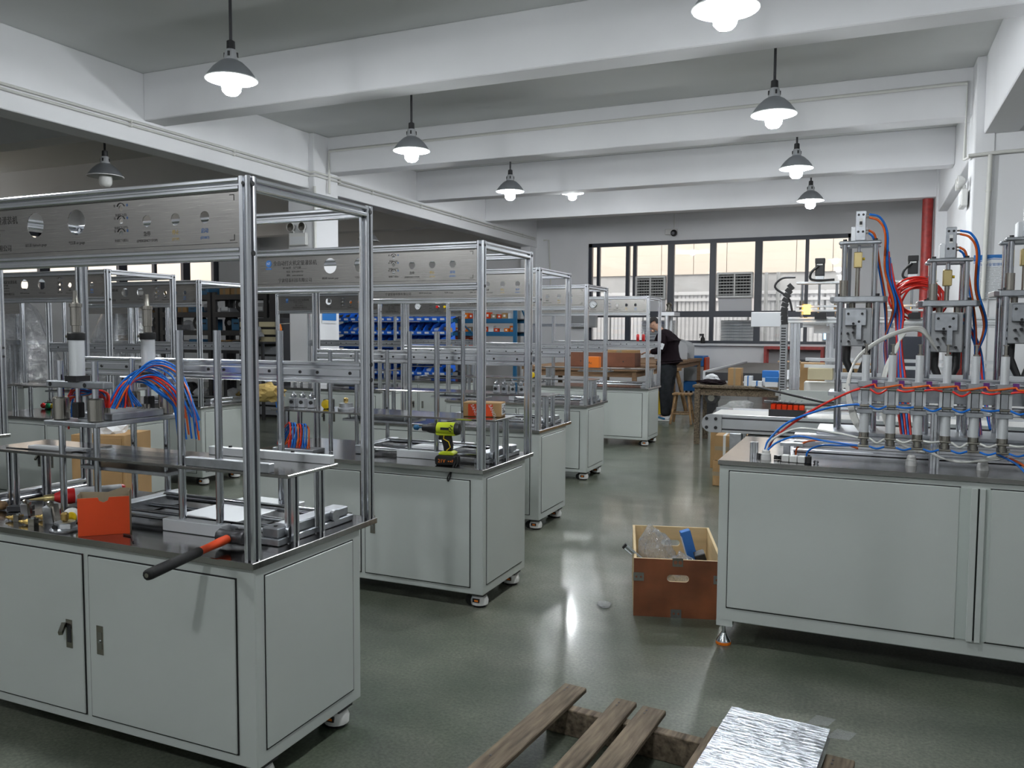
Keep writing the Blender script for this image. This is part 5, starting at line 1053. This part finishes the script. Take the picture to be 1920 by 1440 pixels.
for s in (-1, 1):
    i = len(ts); o_ = .0 if s < 0 else -.06; ts += [Vector((0, s*.095, .80)), Vector((-.01+o_*.5, s*.12, .50)), Vector((.01+o_, s*.13, .28)), Vector((.02+o_, s*.13, .075))]; te += [(1, i), (i, i+1), (i+1, i+2), (i+2, i+3)]; tr += [.125, .105, .098, .095]
skin('trousers', ts, te, tr, 'trouser', P, 1, 2)
for s in (-1, 1):
    o_ = .0 if s < 0 else -.06
    sh = MB().tube([(.085+o_, s*.13, .045), (.05+o_, s*.13, .055), (-.05+o_, s*.135, .05), (-.14+o_, s*.14, .036), (-.185+o_, s*.14, .028)], [.03, .048, .046, .04, .02], 12).build('shoe', M['paper'], P); MB().box(-.19+o_, .09+o_, s*.135-.046, s*.135+.046, 0, .022).build('sole', M['white_plastic'], sh, bevel=.01)
    MB().cbox((-.04+o_, s*.135-.04*1, .055), (.12, .02, .03), ry=.2).build('shoe_panel', M['blue_rack'], sh)
# head details: face looks down toward -X
Hd = bpy.data.objects.new('hair', None)
import bmesh
bm = bmesh.new(); bmesh.ops.create_uvsphere(bm, u_segments=20, v_segments=14, radius=1)
Rm = Matrix.Rotation(-.55, 3, 'Y')
for v in bm.verts: v.co = Vector((v.co.x*.108, v.co.y*.088, v.co.z*.112))
bmesh.ops.delete(bm, geom=[v for v in bm.verts if (v.co.z < .02 and v.co.x < .04) or v.co.z < -.05 or (v.co.x < -.085 and v.co.z < .05)], context='VERTS')
me = bpy.data.meshes.new('hair'); bm.to_mesh(me); bm.free(); me.materials.append(M['hair']); me.polygons.foreach_set('use_smooth', [True]*len(me.polygons))
link('hair', me, P, M=Matrix.Translation(HD+Vector((.0, 0, .028))) @ Rm.to_4x4())
bpy.data.objects.remove(Hd)
fa = Rm
def hp_(x, y, z): return HD+fa @ Vector((x, y, z))
MB().tube([hp_(-.085, 0, .02), hp_(-.112, 0, -.018), hp_(-.095, 0, -.03)], [.008, .014, .01], 8).build('nose', M['skin'], P)
for s in (-1, 1):
    MB().sphere(hp_(-.084, s*.034, .022), .010).build('eye', M['black'], P); MB().sphere(hp_(.012, s*.086, .0), .026, sc=(.7, .35, 1)).build('ear', M['skin'], P); MB().cbox(hp_(-.088, s*.034, .042), (.012, .03, .008)).build('eyebrow', M['hair'], P)
MB().cbox(hp_(-.086, 0, -.058), (.012, .045, .010)).build('mouth', M['ink_red'], P); MB().sphere(hp_(-.06, 0, -.085), .035, sc=(1, .9, .8)).build('chin', M['skin'], P)
MB().cbox((-.005, -.318, 1.27), (.055, .012, .10), ry=.35).build('elbow_patch', M['paper'], P, bevel=.004)
# ---------------------------------------------------------------- shelves and stock in the back left
t = thing('bin_rack', 'dark rack frame holding rows of blue parts bins', 'rack', (-8.9, 12.35, 0))
for x in (0, 1.15, 2.3): MB().box(x, x+.05, .42, .47, 0, 1.8).build('post', M['dark_metal'], t)
for r in range(6): MB().box(0, 2.35, .37, .42, .55+.235*r, .58+.235*r).build('rail', M['dark_metal'], t)
MB().box(0, .06, 0, .8, 0, .05).box(2.29, 2.35, 0, .8, 0, .05).build('foot', M['dark_metal'], t)
bw = .152; bb_ = MB()
sp_ = [(0, .10), (.10, .16), (.36, .16)]
bb_.prism([(0, .02), (.30, 0), (.36, 0), (.36, .15), (.14, .15), (.0, .075)], 'X', 0, .004); bb_.prism([(0, .02), (.30, 0), (.36, 0), (.36, .15), (.14, .15), (.0, .075)], 'X', bw-.006, bw-.002)
bb_.box(0, bw-.002, .0, .36, -.002, .004).box(0, bw-.002, .356, .36, 0, .15).box(0, bw-.002, -.004, .0, .0, .075)
bme = bb_.mesh('bin_body', M['blue_bin']); lme = MB().box(.035, bw-.035, -.007, -.004, .02, .055).mesh('bin_label', M['paper']); cme2 = [MB().cbox((bw/2, .2, .05), (.1, .2, .07), rz=k).mesh('contents', M[m]) for k, m in enumerate(('nickel', 'dark_metal', 'brass', 'paper', 'card'))]
rr2 = random.Random(9); ORD = ('first', 'second', 'third', 'fourth', 'fifth', 'sixth', 'seventh', 'eighth', 'ninth', 'tenth', 'eleventh', 'twelfth', 'thirteenth', 'fourteenth', 'fifteenth', 'sixteenth', 'seventeenth', 'eighteenth', 'nineteenth', 'twentieth'); rown = ('lowest', 'second lowest', 'third lowest', 'third highest', 'second highest', 'top')
for r in range(6):
    for i in range(15):
        t = thing('parts_bin', 'blue parts bin, %s from left, %s row of the rack' % (ORD[i], rown[r]), 'bin', (-8.88+i*bw, 12.35, .50+.235*r), 0, 'blue parts bins'); t.rotation_euler[0] = .22
        link('bin_body', bme, t); link('bin_label', lme, t)
        if rr2.random() < .6: link('contents', rr2.choice(cme2), t)
# blue long span rack with cartons
def rack(name, lab, x0, x1, y, d, zs, m, ztop, braces=True):
    t = thing(name, lab, 'rack', (x0, y, 0)); w = x1-x0
    for x in (0, w-.08):
        for yy in (0, d-.06): MB().box(x, x+.08, yy, yy+.06, 0, ztop).build('post', M[m], t)
    for z in zs:
        MB().box(.08, w-.08, 0, .04, z-.10, z).build('beam', M[m], t); MB().box(.08, w-.08, d-.04, d, z-.10, z).build('beam', M[m], t); MB().box(.04, w-.04, .02, d-.02, z-.02, z).build('shelf', M['shelf'], t)
    if braces: MB().tube([(w-.05, .03, ztop-.1), (w-.05, d-.03, ztop-.7)], .02, 4).build('brace', M[m], t); MB().tube([(.1, -.01, ztop), (w*.85, -.01, .9)], .02, 4).build('brace', M[m], t)
    return t
rack('storage_rack', 'blue steel storage rack with orange and white cartons near the back wall', -9.75, -7.25, 16.9, .7, (.85, 1.5, 1.80, 2.35), 'blue_rack', 2.5)
rack('storage_rack', 'blue steel rack behind the parts bins', -9.6, -7.45, 13.6, .6, (.6, 1.1, 1.45, 1.95), 'blue_rack', 2.2, False)
rb = random.Random(2); bx = [MB().box(0, .1, 0, .12, 0, 1).mesh('carton', M[m]) for m in ('orange', 'orange_card', 'card', 'paper', 'card_in')]; lbx = MB().box(.03, .07, -.003, 0, .3, .7).mesh('label', M['paper'])
def stock(x0, x1, y, z, lab, hmin=.08, hmax=.16, wts=(0, 0, 1, 2, 3, 4)):
    x = x0; i = 0
    while x < x1-.08:
        w = rb.uniform(.09, .15); h = rb.uniform(hmin, hmax); ci = rb.choice(wts); t = thing('small_carton', '%s carton, %s from the left, %s' % (('bright orange', 'red orange', 'brown', 'white', 'tan')[ci], ORD[i], lab.replace('small carton ', '')), 'carton', (x, y+rb.uniform(0, .05), z), rb.uniform(-.08, .08), lab.replace('small carton ', 'cartons ')); i += 1
        o = link('carton', bx[ci], t); o.scale = (w/.1*.93, 1.2, h); o = link('label', lbx, t); o.scale = (w/.1*.93, 1.2, h); x += w+.012
stock(-9.6, -7.4, 17.0, 1.80, 'small carton on the upper shelf of the blue rack'); stock(-9.6, -7.4, 17.0, 1.50, 'small carton on the middle shelf of the blue rack', .07, .14); stock(-9.5, -8.6, 17.02, 2.35, 'small carton on the highest shelf of the blue rack', .1, .2); stock(-8.2, -7.55, 13.65, 1.45, 'small carton at the right end behind the blue bins', .1, .18, (0, 1, 0, 3)); stock(-9.5, -7.55, 13.65, 1.95, 'small carton on the top shelf behind the blue bins', .1, .16)
for i in range(3):
    for j in range(5):
        t = thing('small_carton', 'orange carton, column %s and layer %s of the stack under the blue rack' % (('one', 'two', 'three')[i], ('one', 'two', 'three', 'four', 'five')[j]), 'carton', (-9.0+i*.17, 17.1, .87+j*.125), 0, 'stacked orange cartons'); o = link('carton', bx[1], t); o.scale = (1.6, 1.6, .12); o = link('label', lbx, t); o.scale = (1.6, 1.6, .12)
for i in range(2):
    for j in range(2):
        t = thing('small_carton', 'red brown carton, %s %s of the low pile under the blue rack' % (('lower', 'upper')[j], ('left', 'right')[i]), 'carton', (-8.25+i*.4, 17.1, .87+j*.14), 0, 'low carton pile'); o = link('carton', bx[1], t); o.scale = (3.6, 2, .13); o = link('label', lbx, t); o.scale = (3.6, 2, .13)
# dark shelving with mixed stock in the unlit bay
def junk(x0, x1, y, z, n, seed, where):
    r = random.Random(seed); x = x0
    names = (('reel', 'black cable reel'), ('tray', 'grey plastic tray'), ('carton', 'brown carton'), ('bag', 'crumpled bag'), ('case', 'blue plastic case'))
    for i in range(n):
        w = (x1-x0)/n; k = r.randrange(5); nm, lb = names[k]; c = (x0+w*(i+.5), y+.25, z)
        t = thing('shelf_'+nm, '%s %s, place %s' % (lb, where, ('one', 'two', 'three', 'four')[i]), {'reel': 'reel', 'tray': 'tray', 'carton': 'carton', 'bag': 'bag', 'case': 'case'}[nm], c, 0, 'stock on the dark shelves')
        h = r.uniform(.12, .26)
        if k == 0: MB().cyl((0, -.06, .15), (0, .06, .15), .14, n=16).build('drum', M['black'], t); MB().cyl((0, -.08, .15), (0, -.06, .15), .05, n=12).build('hub', M['grey_plastic'], t); MB().box(-.06, .06, -.05, .05, 0, .03).build('base', M['black'], t)
        elif k == 1: MB().box(-w*.42, w*.42, -.2, .2, 0, h*.7).build('tray', M['bin_grey'], t, bevel=.01); MB().box(-.08, .08, -.203, -.2, .03, .1).build('label', M['paper'], t)
        elif k == 2: MB().box(-w*.42, w*.42, -.2, .2, 0, h).build('carton', M['card'], t, bevel=.004); MB().box(-.03, .03, -.202, .2, .0, h+.001).build('tape', M['card_in'], t)
        elif k == 3: crumple('bag', None, None, (0, 0, .09), (w*.4, .18, .11), r.choice(('film', 'paper', 'sack')), seed*10+i, 2, t, lo=-.8)
        else: MB().box(-w*.42, w*.42, -.2, .2, 0, h*.9).build('case', M['blue_rack'], t, bevel=.01); MB().box(-.05, .05, -.215, -.2, h*.5, h*.6).build('handle', M['black'], t)
for u, (x0, x1, lab) in enumerate(((-13.25, -11.9, 'middle'), (-11.85, -10.5, 'right'), (-14.65, -13.3, 'left'))):
    zs = (.15, .65, 1.15, 1.5, 1.86, 2.2)
    rack('shelving_unit', 'dark steel shelving unit crammed with stock, %s one in the dim bay' % lab, x0, x1, 12.4, .55, zs, 'shelf', 2.25, False)
    for i, z in enumerate(zs): junk(x0+.1, x1-.1, 12.42, z, 4, u*10+i+1, 'on shelf %s of the %s dark unit' % (('one', 'two', 'three', 'four', 'five', 'six')[i], lab))
t = thing('dark_locker', 'tall dark grey locker beside the white column', 'locker', (-10.45, 12.4, 0)); MB().box(0, .5, 0, .5, 0, 2.35).build('body', M['shelf'], t, bevel=.01); MB().box(.02, .48, -.01, 0, .05, 2.3).build('door', M['dark_metal'], t); MB().box(.42, .44, -.03, -.01, 1.0, 1.2).build('handle', M['nickel'], t)
t = thing('drawer_tower', 'dark rack of grey and cream pull out drawers before the column', 'drawers', (-10.12, 11.2, 0)); MB().box(0, .9, .02, .4, 0, 1.72).build('carcass', M['shelf'], t)
for i in range(7):
    for j in range(2):
        d = MB().box(.03+j*.44, .43+j*.44, -.03, .02, .04+i*.175, .18+i*.175).build('drawer', M['bin_grey'], t, bevel=.008); MB().box(.15+j*.44, .31+j*.44, -.045, -.03, .13+i*.175, .145+i*.175).build('lip', M['grey_plastic'], d)
for i in range(3):
    for j in range(2): MB().box(.06+j*.42, .40+j*.42, -.03, .02, 1.3+i*.13, 1.39+i*.13).build('cream_drawer', M['cream_plastic'], t, bevel=.006)
MB().box(0, .9, -.42, .02, 1.28, 1.31).build('ledge', M['shelf'], t); MB().box(.02, .06, -.40, -.36, 0, 1.28).build('ledge_leg', M['shelf'], t); MB().box(.84, .88, -.40, -.36, 0, 1.28).build('ledge_leg', M['shelf'], t)
crumple('grey_bag', 'tied grey plastic bag on the ledge of the drawer rack', 'bag', (-9.62, 10.98, 1.445), (.19, .15, .15), 'bin_grey', 31, 3, lo=-.9)
t = thing('air_gun', 'orange air gun hanging on a blue coiled hose at the white column', 'air gun', (-8.72, 10.6, 1.35)); MB().tube([(0, 0, .25), (.02, 0, .18), (.0, 0, .02)], [.02, .025, .015], 8).build('grip', M['orange'], t); MB().tube([(0, 0, .25), (-.02, -.06, .24)], .008, 6).build('nozzle', M['chrome'], t); MB().tube(bez([(0, 0, .02), (.03, 0, -.2), (-.02, 0, -.5), (-.1, 0, -.9), (-.05, 0, -1.33)], 6), .008, 6).build('hose', M['blue_tube'], t)
MB().tube([(.0, .0, .26), (.12, .13, .27)], .008, 6).build('hook', M['nickel'], t)
# film wrapped machines in the left bay
for k, (x, y, lab) in enumerate(((-10.9, 7.0, 'left machine shrouded in clear plastic film behind the left row'), (-9.35, 7.3, 'right machine shrouded in clear plastic film behind the left row'))):
    t = thing('wrapped_machine', lab, 'machine', (x, y, 0)); 
    MB().box(0, 1.0, .05, .7, 0, .75).build('cabinet', M['paint'], t, bevel=.004); MB().box(-.01, 1.01, .03, .72, .75, .775).build('table_top', M['steel'], t)
    for px_ in (.03, .97):
        for py_ in (.08, .67): MB().prof((px_, py_, .775), (px_, py_, 1.92)).build('post', M['alu'], t)
    MB().prof((.05, .08, 1.9), (.95, .08, 1.9)).build('front_rail', M['alu'], t); MB().box(.05, .95, .07, .08, 1.70, 1.86).build('front_panel', M['panel'], t)
    for i in range(5): MB().cyl((.3+.1*i, .3, .775), (.3+.1*i, .3, 1.3+.06*(i % 2)), .03).build('inner_cylinder', M['mill'], t)
    MB().box(.2, .85, .2, .5, 1.3, 1.36).build('inner_plate', M['mill'], t)
    from mathutils import noise as nz
    n, m = 40, 18; vs = []
    for j in range(m+1):
        f = j/m
        for i in range(n):
            a = 2*PI*i/n; rx_, ry_ = (.12+.50*f**.6), (.08+.37*f**.6); w = 1+.16*nz.noise(Vector((math.cos(a)*3, math.sin(a)*3, f*3+k*5)))+.06*math.sin(a*9+f*3)
            vs.append((.5+math.cos(a)*rx_*w, .38+math.sin(a)*ry_*w, 1.86-f*1.05-.04*math.sin(a*4)*f))
    MB().add(vs, [(j*n+i, j*n+(i+1) % n, (j+1)*n+(i+1) % n, (j+1)*n+i) for j in range(m) for i in range(n)], True).build('film_cover', M['film'], t)
crumple('tan_sack', 'tan paper sack slumped on the left row machine table', 'sack', (-5.62, 6.62, .765+.095), (.2, .11, .10), 'sack', 41, 3, lo=-.9)
t = thing('open_carton', 'open brown carton of white parts behind the near shelf', 'carton', (-5.4, 4.2, .0), .3); MB().box(0, .42, 0, .35, .0, .72).build('stand_carton', M['card'], t); MB().box(.02, .4, -.01, .0, .3, .7).build('front', M['card'], t); 
crumple('packing', None, None, (.2, .17, .74), (.14, .12, .07), 'paper', 43, 2, t)
t = thing('aluminium_stand', 'dark anodised profile frame standing on the bench left of the window', 'frame', (-6.05, 14.9, .905))
MB().prof((.03, 0, 0), (.03, 0, .70), .06, .06).build('post', M['mill'], t); MB().prof((0, 0, .73), (1.15, 0, .73), .06, .06).build('rail', M['mill'], t); MB().prof((1.12, 0, 0), (1.12, 0, .70), .06, .06).build('post', M['mill'], t)
